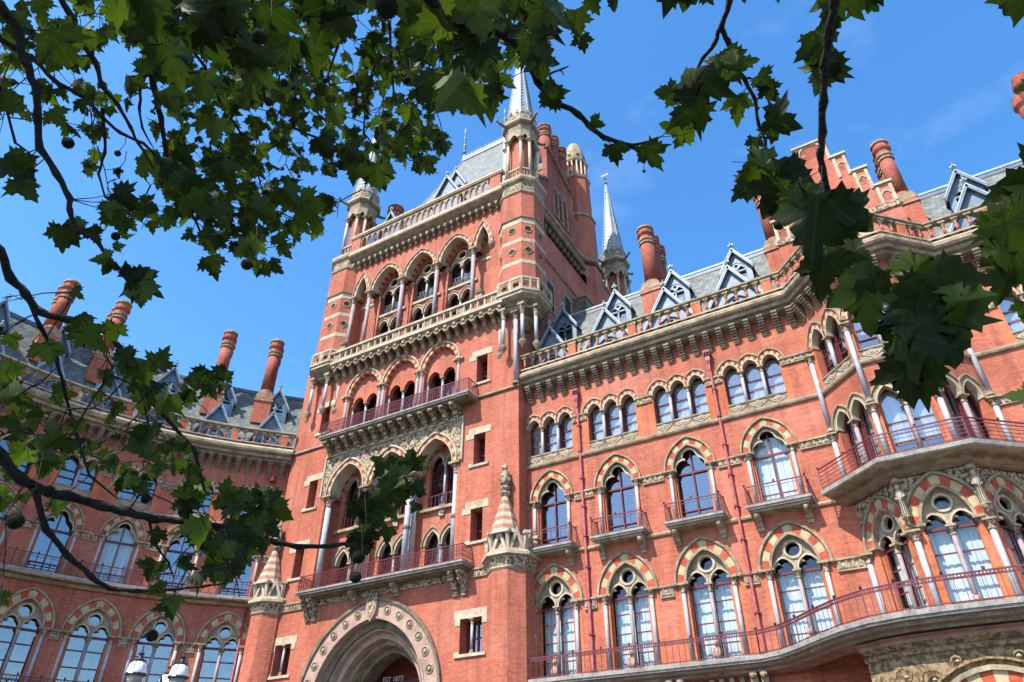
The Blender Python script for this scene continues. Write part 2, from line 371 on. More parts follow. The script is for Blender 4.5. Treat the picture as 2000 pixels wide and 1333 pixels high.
def win_L(a=1.1, z0=8.2, zs=12.0, h=1.55, seed=0, curtain=True, n=18, jambs=True):
    """two cusped lights under a circle, striped pointed arch: (kit, wall hole)"""
    b = MB()
    b.ring(arc(0,a,zs,h,.06,22), arc(0,a,zs,h,.42,22), -.05, .33, STRIPE)
    b.ring(arc(0,a,zs,h,.42,n), arc(0,a,zs,h,.47,n), -.08, .1, ['sootshade'])
    b.ring(arc(0,a,zs,h,-.05,n), arc(0,a,zs,h,.07,n), -.09, .36, ['stone'])
    hood(b, 0, a, zs, h, .47, .58, n=n)
    for sx in (-1, 1):                                     # label stops, gauged jambs, moulded reveals
        b.lathe([(.03, zs-.16), (.11, zs-.08), (.11, zs), (.05, zs+.06)], sx*(a+.53), -.1, 8, 'stone')
        x = sx*(a+.21); b.box(x-.27, x+.27, -.012, .03, z0, zs-.4, 'gauged')
        x = sx*(a-.03); b.box(x-.07, x+.07, .14, .34, z0, zs-.38, 'gauged')
        b.box(sx*(a+.2)-.34, sx*(a+.2)+.34, -.16, .1, zs-.07, zs+.04, 'stone')
    # tracery plate
    la = (a-.16)/2; lc = la+.1; zl = zs-.1
    L1 = trefoil(-lc, la, zl, la*1.45); L2 = trefoil(lc, la, zl, la*1.45)
    outer = [(-a, zl)] + L1 + [(-.04, zl), (.04, zl)] + L2 + [(a, zl)] + list(reversed(arc(0, a, zs, h, -.02, n)))
    cz = zs + h*.55; b.prism(outer, [circle(0, cz, a*.30, 18)], .2, .36, 'stone')
    b.ring(circle(0, cz, a*.30, 20) + [(a*.30, cz)], circle(0, cz, a*.41, 20) + [(a*.41, cz)], .14, .2, ['pale'])
    for c in (-lc, lc):
        b.ring(arc(c, la, zl, la*1.25, .0, 10), arc(c, la, zl, la*1.25, .08, 10), .13, .2, ['pale'])
    for sx in (-1, 1): b.lathe([(.02,.17),(.09,.15),(.09,.2)], 0, 0, 8, 'stone') if 0 else None
    b.box(-a-.3, a+.3, -.1, .3, z0-.14, z0, 'stone')
    subs = []
    for x, y in ((-a-.17, -.1), (a+.17, -.1)) if jambs else (): subs.append(('column', column(x, y, z0, zs-.02, .105, 'granite', .45).mesh('column')))
    subs.append(('column', column(0, .2, z0, zl, .1, 'purple', .42).mesh('column')))
    s = MB();
    for c in (-1, 1):
        x0, x1 = (-a, -.05) if c < 0 else (.05, a)
        q = sash(x0, x1, z0, zs+.3, .42, [z0+.95*k for k in range(1, 4)] + [zs-.12], w=.05); q.box(x0, x1, .40, .49, zs-.2, zs-.08, 'frame')
        s.v, o = s.v + q.v, len(s.v)
        for m in q.mats: s.mi(m)
        s.f += [[i+o for i in f] for f in q.f]; s.m += q.m; s.sm += q.sm
    subs.append(('sash', s.mesh('sash')))
    g = MB(); g.box(-a-.3, a+.3, .5, .515, z0-.05, zs+h+.1, 'clearglass' if curtain else 'glass'); subs.append(('glass', g.mesh('glass')))
    if curtain: subs.append(('curtain', curtain_mesh(-a+.02, a-.02, z0, zs-.1, .75, .02, seed).mesh('curtain')))
    hole = [(-a, z0), (-a, zs)] + arc(0, a, zs, h, .2, n) + [(a, zs), (a, z0)]
    return ('window', b.mesh('window_two_light'), subs), hole
def win_M(a=.95, z0=15.0, zs=18.0, h=1.35, n=16, drape=False):
    b = MB()
    b.ring(arc(0,a,zs,h,.05,22), arc(0,a,zs,h,.35,22), -.05, .3, STRIPE)
    b.ring(arc(0,a,zs,h,.35,n), arc(0,a,zs,h,.39,n), -.08, .1, ['sootshade'])
    b.ring(arc(0,a,zs,h,-.04,n), arc(0,a,zs,h,.06,n), -.08, .32, ['stone'])
    hood(b, 0, a, zs, h, .39, .48, n=n)
    outer = [(-a, zs-.05)] + [(x, z) for x, z in trefoil(0, a-.08, zs-.05, h*.92)] + [(a, zs-.05)] + list(reversed(arc(0, a, zs, h, -.02, n)))
    b.prism(outer, [], .14, .32, 'stone')
    b.ring(trefoil(0, a-.14, zs-.05, h*.86), trefoil(0, a-.06, zs-.05, h*.94), .08, .14, ['pale'])
    for sx in (-1, 1):
        b.lathe([(.03, zs-.14), (.1, zs-.07), (.1, zs), (.05, zs+.05)], sx*(a+.44), -.1, 8, 'stone')
        x = sx*(a+.19); b.box(x-.2, x+.2, -.012, .03, z0, zs-.38, 'gauged')
        x = sx*(a-.03); b.box(x-.06, x+.06, .12, .32, z0, zs-.38, 'gauged')
        x = sx*(a+.17); b.box(x-.28, x+.28, -.14, .3, zs-.07, zs+.03, 'stone'); b.box(x-.2, x+.2, -.06, .28, zs-.36, zs-.07, 'carved')
    subs = [('column', column(sx*(a+.16), -.1, z0, zs-.03, .095, 'granite', .38).mesh('column')) for sx in (-1, 1)]
    s = sash(-a, a, z0, zs+h, .40, [zs-.15, z0+.75], True, .07); s.box(-a, a, .38, .48, zs-.2, zs-.1, 'frame'); subs.append(('sash', s.mesh('sash')))
    g = MB(); g.box(-a-.2, a+.2, .5, .515, z0-.05, zs+h+.1, 'clearglass' if drape else 'glass'); subs.append(('glass', g.mesh('glass')))
    if drape: subs.append(('curtain', curtain_mesh(-a, a, z0, zs+.9, .62, .0, 9).mesh('curtain')))
    hole = [(-a, z0), (-a, zs)] + arc(0, a, zs, h, .2, n) + [(a, zs), (a, z0)]
    return ('window', b.mesh('window_lancet'), subs), hole
def win_multi(nl, a, pitch, z0, zs, h, t=.28, ht=.09, panels=None, blinds=False, colr=.09, mats=STRIPE, depth=.3, n=12, bars=2, colm='granite', jamb=True, glass=True, sill=True):
    """nl round-headed lights side by side on free columns: (kit, wall hole)"""
    b = MB(); cs = [(i-(nl-1)/2)*pitch for i in range(nl)]; W = cs[-1] + a
    for i, c in enumerate(cs):
        lo = c-pitch/2 if i else -99; hi = c+pitch/2 if i < nl-1 else 99
        f = lambda p: clampx(p, lo, hi)
        b.ring(f(arc(c,a,zs,h,.05,n)), f(arc(c,a,zs,h,t,n)), -.05, depth, ['vred', 'vcream'] if mats is STRIPE else mats)
        b.ring(f(arc(c,a,zs,h,-.02,n)), f(arc(c,a,zs,h,.06,n)), -.075, depth+.02, ['pale'])
        b.ring(f(arc(c,a,zs,h,t,n)), f(arc(c,a,zs,h,t+ht,n)), -.13, 0, ['stone'])
    zb = panels or z0
    if sill: b.box(-W-.1, W+.1, -.1, .25, zb-.1, zb, 'stone')
    if panels:
        for i, c in enumerate(cs):
            x0, x1 = (c-pitch/2+.06 if i else c-a), (c+pitch/2-.06 if i < nl-1 else c+a); cx = (x0+x1)/2; zm = (panels+z0)/2; hh = (z0-panels)/2
            b.box(x0, x1, .0, .25, panels, z0-.1, 'stone'); b.box(x0-.03, x1+.03, -.05, .26, z0-.1, z0-.02, 'stone')
            w = (x1-x0)/2
            for q, y, m in ((.98, -.02, 'sootshade'), (.85, -.03, 'pale'), (.62, -.035, 'sootshade'), (.42, -.05, 'pale'), (.2, -.06, 'sootshade')):
                b.prism([(cx-w*q, zm-.04), (cx, zm-.04-hh*q*.85), (cx+w*q, zm-.04), (cx, zm-.04+hh*q*.85)], [], y, .01, m)
    if jamb:
        for sx in (-1, 1): b.box(sx*(W+.18)-.18, sx*(W+.18)+.18, -.012, .03, zb, zs-.25, 'gauged'); 
    subs = []
    for i in range(nl-1):
        x = (cs[i]+cs[i+1])/2
        subs.append(('column', column(x, .06, zb if panels else z0, zs, colr, colm, .34).mesh('column')))
        b.box(x-.1, x+.1, .3, .48, z0, zs, 'frame')
    if glass:
        s = MB()
        for i, c in enumerate(cs):
            q = sash(c-a, c+a, z0, zs+h, .40, [z0+(zs-z0)*(k+1)/(bars+1)+.1 for k in range(bars)], w=.045)
            o = len(s.v); s.v += q.v
            for m in q.mats: s.mi(m)
            s.f += [[k+o for k in f] for f in q.f]; s.m += q.m; s.sm += q.sm
        subs.append(('sash', s.mesh('sash')))
        g = MB(); g.box(-W-.2, W+.2, .5, .515, z0-.05, zs+h+.1, 'glass'); subs.append(('glass', g.mesh('glass')))
        if blinds:
            q = MB()
            for c in cs: q.box(c-a+.02, c+a-.02, .72, .735, zs-(zs-z0)*blinds, zs+h, 'curtain')
            subs.append(('blind', q.mesh('blind')))
    hole = [(-W, zb)]
    for c in cs: hole += arc(c, a, zs, h, .02, n)
    hole.append((W, zb))
    return ('window', b.mesh('window_arcade'), subs), hole
def shift(poly, dx, dz=0): return [(x+dx, z+dz) for x, z in poly]
def railing(path, z, h, posts=.14, deco=True, knob=0):
    """wrought iron railing over a plan path"""
    b = MB()
    for i in range(len(path)-1):
        (x0, y0), (x1, y1) = path[i], path[i+1]; l = math.hypot(x1-x0, y1-y0); n = max(1, int(round(l/posts)))
        P = lambda t, zz: (x0+(x1-x0)*t, y0+(y1-y0)*t, zz)
        for zz, w in ((z+h, .055), (z+.08, .035), (z+h-.16, .025)): b.bar(P(0, zz), P(1, zz), w, 'iron')
        for k in range(n+1): b.bar(P(k/n, z), P(k/n, z+h), .022 if k % 8 else .045, 'iron')
        if deco:
            for k in range(n):
                t0, t1 = k/n, (k+1)/n; tm = (t0+t1)/2
                b.bar(P(t0, z+.2), P(t1, z+h*.5), .016, 'iron'); b.bar(P(t1, z+.2), P(t0, z+h*.5), .016, 'iron')
                b.bar(P(t0, z+h*.5), P(t1, z+h-.2), .016, 'iron'); b.bar(P(t1, z+h*.5), P(t0, z+h-.2), .016, 'iron')
        if knob:
            m = max(1, round(l/knob))
            for k in range(m+1): q = P(k/m, 0); b.lathe([(.02, z+h), (.05, z+h+.06), (.06, z+h+.12), (.0, z+h+.17)], q[0], q[1], 6, 'iron')
    return b
def bracket_mesh(w=.26, d=.75, h=.8, mat='stone'):
    b = MB(); p = [(0,0),(-d,0),(-d,-.16),(-d*.85,-.22),(-d*.8,-.4*h),(-d*.45,-.5*h),(-d*.38,-.75*h),(-d*.2,-h*.8),(-d*.15,-h),(0,-h)]
    n = len(p); vs = [(x, y, z) for x in (-w/2, w/2) for y, z in p]
    b.add(vs, [tuple(reversed(range(n))), tuple(range(n, 2*n))] + [(i, (i+1) % n, n+(i+1) % n, n+i) for i in range(n)], mat)
    b.lathe([(.02,-.3),(.1,-.24),(.13,-.15),(.1,-.06)], 0, -d, 8, mat)
    return b.mesh('bracket')
def balconette(w=3.1, d=.9, z=14.95):
    b = MB(); x = w/2
    b.box(-x, x, -d, 0, z-.12, z, 'slab'); b.box(-x+.06, x-.06, -d+.06, 0, z-.22, z-.12, 'slab'); b.box(-x+.2, x-.2, -d+.2, 0, z-.34, z-.22, 'stone')
    br = bracket_mesh(.3, .62, .75)
    r = railing([(-x+.1, 0), (-x+.1, -d+.1), (x-.1, -d+.1), (x-.1, 0)], z, .95, .55, False, 1.4)
    for sx in (-1, 1):
        for k in range(5): r.tube([(sx*(x-.1), -.1-.15*k + .05*sin(q), z+.1+q*.13) for q in range(6)], .012, 4, 'iron')
    return ('balcony', b.mesh('balcony'), [('bracket', br, Matrix.Translation((-x+.38, -.0, z-.34))), ('bracket', br, Matrix.Translation((x-.38, 0, z-.34))), ('railing', r.mesh('railing'))])
def corbel_mesh():
    b = MB(); w = .17
    for k, (d, z0, z1) in enumerate([(.16,-.98,-.84),(.24,-.84,-.70),(.32,-.70,-.56),(.42,-.56,-.42),(.52,-.42,-.28),(.60,-.28,-.14),(.66,-.14,.0)]):
        b.box(-w, w, -d, .0, z0, z0+.07, 'sootshade'); b.box(-w+.02, w-.02, -d+.03, .0, z0+.07, z1, 'stone')
    b.box(-w+.03, w-.03, -.1, 0, -1.08, -.98, 'stone')
    return b.mesh('corbel')
def baluster_mesh(h=1.0):
    b = MB()
    b.lathe([(.15,0),(.15,.08),(.1,.12),(.12,.15),(.085,.2)], 0, 0, 8, 'brick', pi/8)
    b.lathe([(.085,.2),(.08,h-.36)], 0, 0, 8, 'brick', smooth=True)
    b.lathe([(.1,h-.36),(.1,h-.32),(.08,h-.3),(.12,h-.18),(.17,h-.1),(.15,h-.09)], 0, 0, 8, 'carved', pi/8)
    b.box(-.17,.17,-.17,.17,h-.09,h,'stone')
    return b.mesh('baluster')
def cross(b, x, y, z, s=.5, m='leadroll'):
    b.bar((x,y,z-.1),(x,y,z+s*1.5),.07,m); b.bar((x-s*.42,y,z+s*.75),(x+s*.42,y,z+s*.75),.09,m); b.bar((x,y-s*.42,z+s*.75),(x,y+s*.42,z+s*.75),.09,m)
    b.lathe([(.03,z+s*.15),(.13,z+s*.25),(.03,z+s*.35)],x,y,6,m); b.lathe([(.02,z+s*1.2),(.1,z+s*1.35),(.0,z+s*1.6)],x,y,6,m)
def dormer(hw, z0, ze, zt, y, back, windowed):
    """lead-clad gabled dormer, front plane at y, ridge running back"""
    b = MB(); m = 'lead'
    if windowed:
        aw = hw*.62
        hole = [(-aw, z0+.2), (-aw, ze-.05)] + arc(0, aw, ze-.05, aw*1.15, 0, 12) + [(aw, ze-.05), (aw, z0+.2)]
        b.prism([(-hw, z0), (-hw, ze), (0, zt), (hw, ze), (hw, z0)], [hole], y, y+.15, m)
        b.box(-.05,.05,y+.02,y+.14,z0+.2,ze+.05,m); b.box(-aw,aw,y+.02,y+.13,ze-.16,ze-.04,m)
        b.prism([(-aw, ze-.04)]+trefoil(-aw/2,aw*.42,ze-.04,aw*.5)+trefoil(aw/2,aw*.42,ze-.04,aw*.5)+[(aw, ze-.04)]+list(reversed(arc(0,aw,ze-.04,aw*1.15,0,12))),[circle(0,ze+aw*.62,aw*.2,10)],y+.03,y+.11,m)
        b.box(-hw, -hw+.12, y+.15, back, z0, ze, m); b.box(hw-.12, hw, y+.15, back, z0, ze, m)
    else:
        aw = hw*.66; zs = z0+.25
        b.prism([(-hw, z0-.5), (-hw, ze), (0, zt), (hw, ze), (hw, z0-.5)], [[(-aw, z0-.3), (-aw, zs)] + arc(0, aw, zs, aw*1.25, 0, 14) + [(aw, zs), (aw, z0-.3)]], y, y+.15, m)
        # cusped tracery inside the arch
        o = [(-aw, zs)] + [(x, z) for x, z in trefoil(-aw*.5, aw*.44, zs, aw*.55)] + [(x, z) for x, z in trefoil(aw*.5, aw*.44, zs, aw*.55)] + [(aw, zs)] + list(reversed(arc(0, aw, zs, aw*1.25, 0, 14)))
        b.prism(o, [foil(0, zs+aw*.82, aw*.26)], y+.06, y+.13, m)
        b.ring(arc(0,aw,zs,aw*1.25,0,14), arc(0,aw,zs,aw*1.25,.09,14), y-.06, y, ['lead'])
        b.box(-.06,.06,y+.04,y+.14,z0-.3,zs,m)
    # roof planes with projecting barge boards
    e = .14
    for sx in (-1, 1):
        hx, hz = sx*(hw+e), ze - e*(zt-ze)/hw
        b.add([(hx,y-.22,hz),(0,y-.22,zt),(0,back,zt),(hx,back,hz),(hx,y-.22,hz+.16),(0,y-.22,zt+.2),(0,back,zt+.2),(hx,back,hz+.16)],
              [(0,1,2,3),(4,5,6,7),(0,1,5,4),(3,2,6,7),(0,3,7,4),(1,2,6,5)], ['slate','slate','lead','lead','lead','lead'])
        b.bar((hx*1.02,y-.24,hz+.06),(0,y-.24,zt+.1),.09,'lead',.2); b.bar((hx,y-.27,hz+.17),(0,y-.27,zt+.22),.07,'leadroll',.06)
        b.lathe([(.02,hz-.2),(.09,hz-.1),(.09,hz),(.04,hz+.06)],hx,y-.22,6,'leaddark')
    b.bar((0,y-.2,zt+.22),(0,back,zt+.22),.1,'leadroll')
    cross(b, 0, y-.22, zt+.2, .42)
    g = MB(); g.box(-hw*.66, hw*.66, y+.2, y+.215, z0-.5, ze+.7 if windowed else zt-.7, 'glass')
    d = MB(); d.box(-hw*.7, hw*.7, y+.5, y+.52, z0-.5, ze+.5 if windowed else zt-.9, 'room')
    return ('dormer', b.mesh('dormer'), [('glass', g.mesh('glass')), ('backing', d.mesh('backing'))])
def chimney(n, z0, z1, z2, r=.42, dy=1.05, base=True):
    """brick stack with n round shafts in a row running back (local y)"""
    b = MB()
    w = r+.18
    if base:
        b.box(-w, w, -w, (n-1)*dy+w, z0, z1-.35, 'brick'); b.box(-w-.08, w+.08, -w-.08, (n-1)*dy+w+.08, z1-.75, z1-.62, 'stone')
        b.prism([(-w-.05, z1-.35), (w+.05, z1-.35), (w*.75, z1+.2), (-w*.75, z1+.2)], [], -w, (n-1)*dy+w, 'stone')
    sh = []
    for k in range(n):
        s = MB(); H = z2
        s.lathe([(r*1.12, z1+.1), (r*1.12, z1+.35), (r, z1+.5)], 0, k*dy, 12, 'brick')
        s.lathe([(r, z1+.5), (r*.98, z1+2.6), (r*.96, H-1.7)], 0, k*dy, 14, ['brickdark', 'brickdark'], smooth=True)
        s.lathe([(r*1.12,H-1.75),(r*1.12,H-1.62),(r*.98,H-1.6),(r*.98,H-1.45),(r*1.15,H-1.43),(r*1.15,H-1.3),(r*.98,H-1.28),(r*1.0,H-1.05),(r*1.25,H-.85),(r*1.25,H-.68),(r*1.05,H-.66),(r*1.05,H-.35),(r*1.22,H-.3),(r*1.22,H-.15),(r*.9,H),(r*.7,H)],
                0, k*dy, 12, ['stone','stone','brick','stone','stone','stone','brick','brickdark','brickdark','stone','brick','brickdark','stone','stone','slab'])
        sh.append(('chimney_shaft', s.mesh('chimney_shaft')))
    return ('chimney', b.mesh('chimney') if base else sh[0][1], sh if base else sh[1:])
def statue_mesh(h=1.0):
    """small carved beast sitting upright on a moulded corbel"""
    b = MB(); k = h
    b.lathe([(.12*k,0),(.2*k,.06*k),(.2*k,.12*k),(.14*k,.16*k)],0,0,8,'portal')
    b.lathe([(.13*k,.15*k),(.19*k,.28*k),(.17*k,.5*k),(.11*k,.68*k),(.09*k,.72*k)],0,0,8,'portal',smooth=True)
    b.lathe([(.05*k,.7*k),(.12*k,.78*k),(.12*k,.9*k),(.05*k,.98*k)],0,-.04*k,8,'portal',smooth=True)
    b.box(-.04*k,.04*k,-.22*k,-.1*k,.76*k,.86*k,'portal')
    for s in (-1,1):
        b.tube([(s*.12*k,-.05*k,.62*k),(s*.16*k,-.16*k,.4*k),(s*.09*k,-.2*k,.2*k)],[.05*k,.045*k,.05*k],6,'portal')
        b.bar((s*.08*k,-.04*k,.94*k),(s*.1*k,-.03*k,1.06*k),.05*k,'portal')
    return b.mesh('statue')
def figure_mesh():
    """slim draped stone figure standing on a leafy corbel under a little canopy"""
    b = MB()
    b.lathe([(.03,-.35),(.12,-.2),(.2,-.04),(.2,.03)],0,0,8,'carved')
    b.lathe([(.15,.03),(.17,.1),(.13,.55),(.12,.8),(.17,1.0),(.15,1.12),(.06,1.2)],0,0,12,'pale',smooth=True)
    b.lathe([(.05,1.17),(.09,1.25),(.1,1.33),(.07,1.42),(.02,1.45)],0,-.02,10,'pale',smooth=True)
    for s in (-1,1): b.tube([(s*.15,0,1.06),(s*.19,-.03,.86),(s*.08,-.17,.78)],[.05,.045,.035],6,'pale')
    for k in range(7): a = -pi+k*pi/6; b.tube([(.14*cos(a),.14*sin(a),.75),(.17*cos(a),.17*sin(a),.08)],.018,4,'stone')
    b.lathe([(.12,1.5),(.2,1.55),(.2,1.63),(.1,1.72)],0,0,6,'stone')
    return b.mesh('statue')
FIG = figure_mesh(); STATUE = statue_mesh(); CORBEL = corbel_mesh(); BALU = baluster_mesh()
# ------------------------------------------------------------------ geometry constants
WY = 1.05                                                   # wing wall plane, tower front is y = 0
# ================================================================== RIGHT WING
RW = thing('hotel_wing', (10, WY, 0), 'straight sunlit red brick hotel wing right of the tower, with a projecting canted bay', 'building')
kL, hL = win_L(seed=1); kL2, _ = win_L(seed=5)
kM, hM = win_M(); kMd, _ = win_M(drape=True)
kT, hT = win_multi(3, .44, 1.1, 21.05, 22.93, .6, .29, .09, 20.45, .8)
kLn, _ = win_L(curtain=False)
XB = [2.12, 6.33, 10.55, 14.75]; X0, X1 = .5, 17.95
w = MB(Matrix.Translation((0, WY, 0)))
edges = [X0, 4.22, 8.44, 12.65, X1]
for i, c in enumerate(XB):
    x0, x1 = edges[i], edges[i+1]
    w.prism([(x0,0),(x1,0),(x1,26.2),(x0,26.2)], [shift(hL,c), shift(hM,c), shift(hT,c)], 0, .5, 'brick', 'brick')
    M = FM(c, WY)
    place(kL if i != 1 else kL2, RW, M); place(kMd if i == 3 else kM, RW, M); place(kT, RW, M)
# right part beyond the canted bay
for c, x0, x1 in ((28.2, 24.6, 31.0), (33.2, 31.0, 37.0)):
    w.prism([(x0,0),(x1,0),(x1,26.2),(x0,26.2)], [shift(hM,c), shift(hT,c)], 0, .5, 'brick', 'brick')
    M = FM(c, WY); place(kM, RW, M); place(kT, RW, M)
# canted bay: three facets
P0, P1, P2, P3 = (17.95, WY), (20.03, -1.05), (22.63, -1.05), (24.7, WY)
kB, hB = win_L(.95, 8.2, 12.1, 1.45, 3, True, 16, False); kBf, hBf = win_L(.98, 8.2, 12.2, 1.55, 4, True, 16, False)
kBM, hBM = win_multi(2, .5, 1.16, 15.0, 18.0, .85, .24, .08, None, .62, .11, ['stone'], colm='purple')
kBT, hBT = win_multi(2, .5, 1.24, 21.05, 22.9, 1.0, .3, .1, 20.45, .35, .11)
for (a, bb, kk, hh) in ((P0, P1, kB, hB), (P1, P2, kBf, hBf), (P2, P3, kB, hB)):
    l = math.hypot(bb[0]-a[0], bb[1]-a[1]); ang = math.atan2(bb[1]-a[1], bb[0]-a[0])
    M = FM(a[0], a[1], ang) @ Matrix.Translation((l/2, 0, 0))
    w.M = M
    w.prism([(-l/2,0),(l/2,0),(l/2,26.2),(-l/2,26.2)], [hh, hBM, hBT], 0, .5, 'brick', 'brick')
    place(kk, RW, M); place(kBM, RW, M); place(kBT, RW, M)
    sp = MB(M)                                               # carved spandrels over the first floor arch
    t = .6; aa = .98 if kk is kBf else .95; zz = 12.2 if kk is kBf else 12.1; h2 = 1.55 if kk is kBf else 1.45
    o = [(-l/2+.02, zz+.1)] + [p for p in clampx(arc(0, aa, zz, h2, .6, 16), -l/2+.03, l/2-.03) if p[1] > zz+.1] + [(l/2-.02, zz+.1), (l/2-.02, 14.3), (-l/2+.02, 14.3)]
    sp.prism(o, [], -.03, .0, 'carved'); part('carved_spandrel', sp, RW)
part('wall', w, RW)
BAY = [P0, P1, P2, P3]
PATH = [(X0, WY), P0, P1, P2, P3, (37.0, WY)]
PATHB = [(24.6+.1, WY), (37, WY)]
# corner shafts of the bay
for (x, y) in offpath(BAY, .12)[0:4]:
    for z0, z1 in ((8.2, 12.0), (15.0, 18.0), (18.1, 22.6)):
        part('shaft', column(x, y, z0, z1, .13, 'granite', .42), RW)
# dark sheets standing for the unlit rooms behind the glass
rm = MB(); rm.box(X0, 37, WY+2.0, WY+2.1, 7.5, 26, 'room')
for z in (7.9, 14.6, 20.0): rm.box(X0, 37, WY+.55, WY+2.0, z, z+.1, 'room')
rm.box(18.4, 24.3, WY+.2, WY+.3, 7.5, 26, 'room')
part('room_backing', rm, RW)
# string courses, impost friezes
sc = MB()
sc.sweep([(0,20.17),(.12,20.19),(.16,20.28),(.16,20.38),(.05,20.44),(0,20.44)], PATH, 'stone')
sc.sweep([(0,14.56),(.1,14.58),(.13,14.66),(.08,14.76),(0,14.78)], [(X0,WY),(P0[0],WY)], 'stone')
part('string_course', sc, RW)
def frieze(xs, z0, z1, y=WY, M=None, wd=.0):
    b = MB(M or Matrix()); 
    for x0, x1 in xs:
        b.box(x0, x1, y-.06, y+.02, z0, z1, 'carved'); b.box(x0, x1, y-.14, y+.02, z1, z1+.1, 'stone'); b.box(x0, x1, y-.1, y+.02, z0-.07, z0, 'stone')
        n = max(1, int((x1-x0)/.28))
        for k in range(n):
            xx = x0+(k+.5)*(x1-x0)/n; b.prism([(xx-.1, z0+.03), (xx, z0+.07), (xx+.1, z0+.03), (xx+.03, z1-.04), (xx-.03, z1-.04)], [], y-.1, y-.05, 'stone')
    return b
def gaps(cs, half, x0, x1):
    r = []; p = x0
    for c in cs:
        if c-half > p+.05: r.append((p, c-half))
        p = c+half
    if x1 > p+.05: r.append((p, x1))
    return r
for cs_, hf, xa, xb, za, zb in ((XB, 1.75, X0, X1, 11.5, 11.92), (XB, 1.5, X0, X1, 17.62, 17.94), (XB, 1.62, X0, X1, 22.62, 22.92), ([28.2, 33.2], 1.5, 24.8, 37, 17.62, 17.94), ([28.2, 33.2], 1.62, 24.8, 37, 22.62, 22.92)):
    for run in gaps(cs_, hf, xa, xb): part('impost_frieze', frieze([run], za, zb), RW)
# balconettes
kb = balconette()
for i, c in enumerate(XB): place(kb, RW, FM(c, WY))
# statues in front of the middle columns
for c in XB: part('statue', STATUE, RW, FM(c, WY-.25, 0, 8.2))
for (a, bb) in ((P0, P1), (P1, P2), (P2, P3)):
    ang = math.atan2(bb[1]-a[1], bb[0]-a[0]); part('statue', STATUE, RW, FM((a[0]+bb[0])/2, (a[1]+bb[1])/2, ang) @ Matrix.Translation((0,-.25,8.2)))
for (x, y), an in zip(offpath(BAY, .3)[1:3], (-.39, .39)): part('statue', FIG, RW, FM(x, y, an, 12.55))
CORN = [(0,25.75),(.5,25.8),(.56,25.95),(.72,26.02),(.78,26.2),(.92,26.3),(1.0,26.42),(1.0,26.62),(.92,26.66),(.62,27.0),(-.1,27.0)]
CM = ['stone','sootshade','sootshade','stone','sootshade','stone','stone','pale','pale','pale']
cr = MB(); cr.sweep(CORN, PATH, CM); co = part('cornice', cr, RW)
cb = []
for x, y, a in along(offpath(PATH, 0), .8):
    if x < 31: part('corbel', CORBEL, co, FM(x, y, a, 25.82), False)
BPATH = offpath(PATH, .66)
def balustrade(path, z, owner, step=.6, pier=7, lim=None, h=1.0):
    b = MB(); b.sweep([(-.17,z),(.17,z),(.17,z+.08),(.12,z+.1),(-.12,z+.1)], path, 'pale')
    b.sweep([(-.2,z+h),(.12,z+h),(.22,z+h+.1),(.22,z+h+.2),(.12,z+h+.28),(-.14,z+h+.28),(-.2,z+h+.16),(-.2,z+h)], path, ['stone','sootshade','stone','stone','pale','stone','stone'])
    k = 0; items = along(path, step)
    for x, y, a in items:
        k += 1
        if k % pier == 0:
            b.M = FM(x, y, a); b.box(-.26, .26, -.15, .15, z+.1, z+h, 'gauged'); b.box(-.3, .3, -.17, .17, z+h-.16, z+h-.003, 'stone'); b.M = Matrix()
    o = part('balustrade', b, owner)
    k = 0
    for x, y, a in items:
        k += 1
        if k % pier and (lim is None or lim(x, y)): part('baluster', BALU, o, FM(x, y, a, z+.0), False)
    return o
balustrade(BPATH, 26.98, RW, lim=lambda x, y: x < 31)
# roof
RP = [(X0, WY), (37, WY)]
rf = MB(); rf.sweep([(-.7,27.0),(-4.45,34.2),(-4.9,34.2),(-9,26.5)], RP, 'slate')
ro = part('roof', rf, RW)
rd = MB(); rd.sweep([(-4.3,34.0),(-4.3,34.3),(-4.65,34.4),(-5.0,34.3),(-5.0,34.0)], RP, 'leaddark'); rd.sweep([(-4.25,34.32),(-4.25,34.4),(-4.35,34.4)], RP, 'leadroll')
for k in range(60): x = .8+k*.6; rd.bar((x, WY+4.65, 34.4), (x, WY+4.65, 34.75), .025, 'leadroll')
rd.bar((X0, WY+4.65, 34.75), (37, WY+4.65, 34.75), .03, 'leadroll'); part('ridge', rd, ro, None, False)
kdl = dormer(1.55, 27.2, 28.2, 30.8, .85, 3.0, False)
kdu = dormer(.92, 30.1, 32.0, 33.5, 2.6, 4.4, True)
for c in XB + [28.0, 32.2]:
    place(kdl, RW, FM(c-.05, WY)); place(kdu, RW, FM(c+.18, WY))
# chimneys
place(chimney(3, 30.5, 33.1, 38.9, .52, 1.2), RW, FM(9.15, 4.0))
for x in (17.6, 25.2): place(chimney(3, 28.0, 32.8, 38.1, .45), RW, FM(x, 3.6))
cb_ = MB(); cb_.box(32.9, 35.0, 3.2, 6.5, 30, 36.6, 'brickdark'); cb_.box(32.8, 35.1, 3.1, 6.6, 33.9, 34.1, 'stone')
co_ = part('chimney', cb_, RW)
for i in range(2):
    for j in range(2):
        s_ = MB(); s_.lathe([(.5,36.6),(.45,37),(.45,38.2),(.6,38.5),(.6,38.8),(.45,38.8),(.45,39.3)], 33.45+i*1.05, 3.9+j*1.6, 12, 'brickdark'); part('chimney_shaft', s_, co_, None, False)
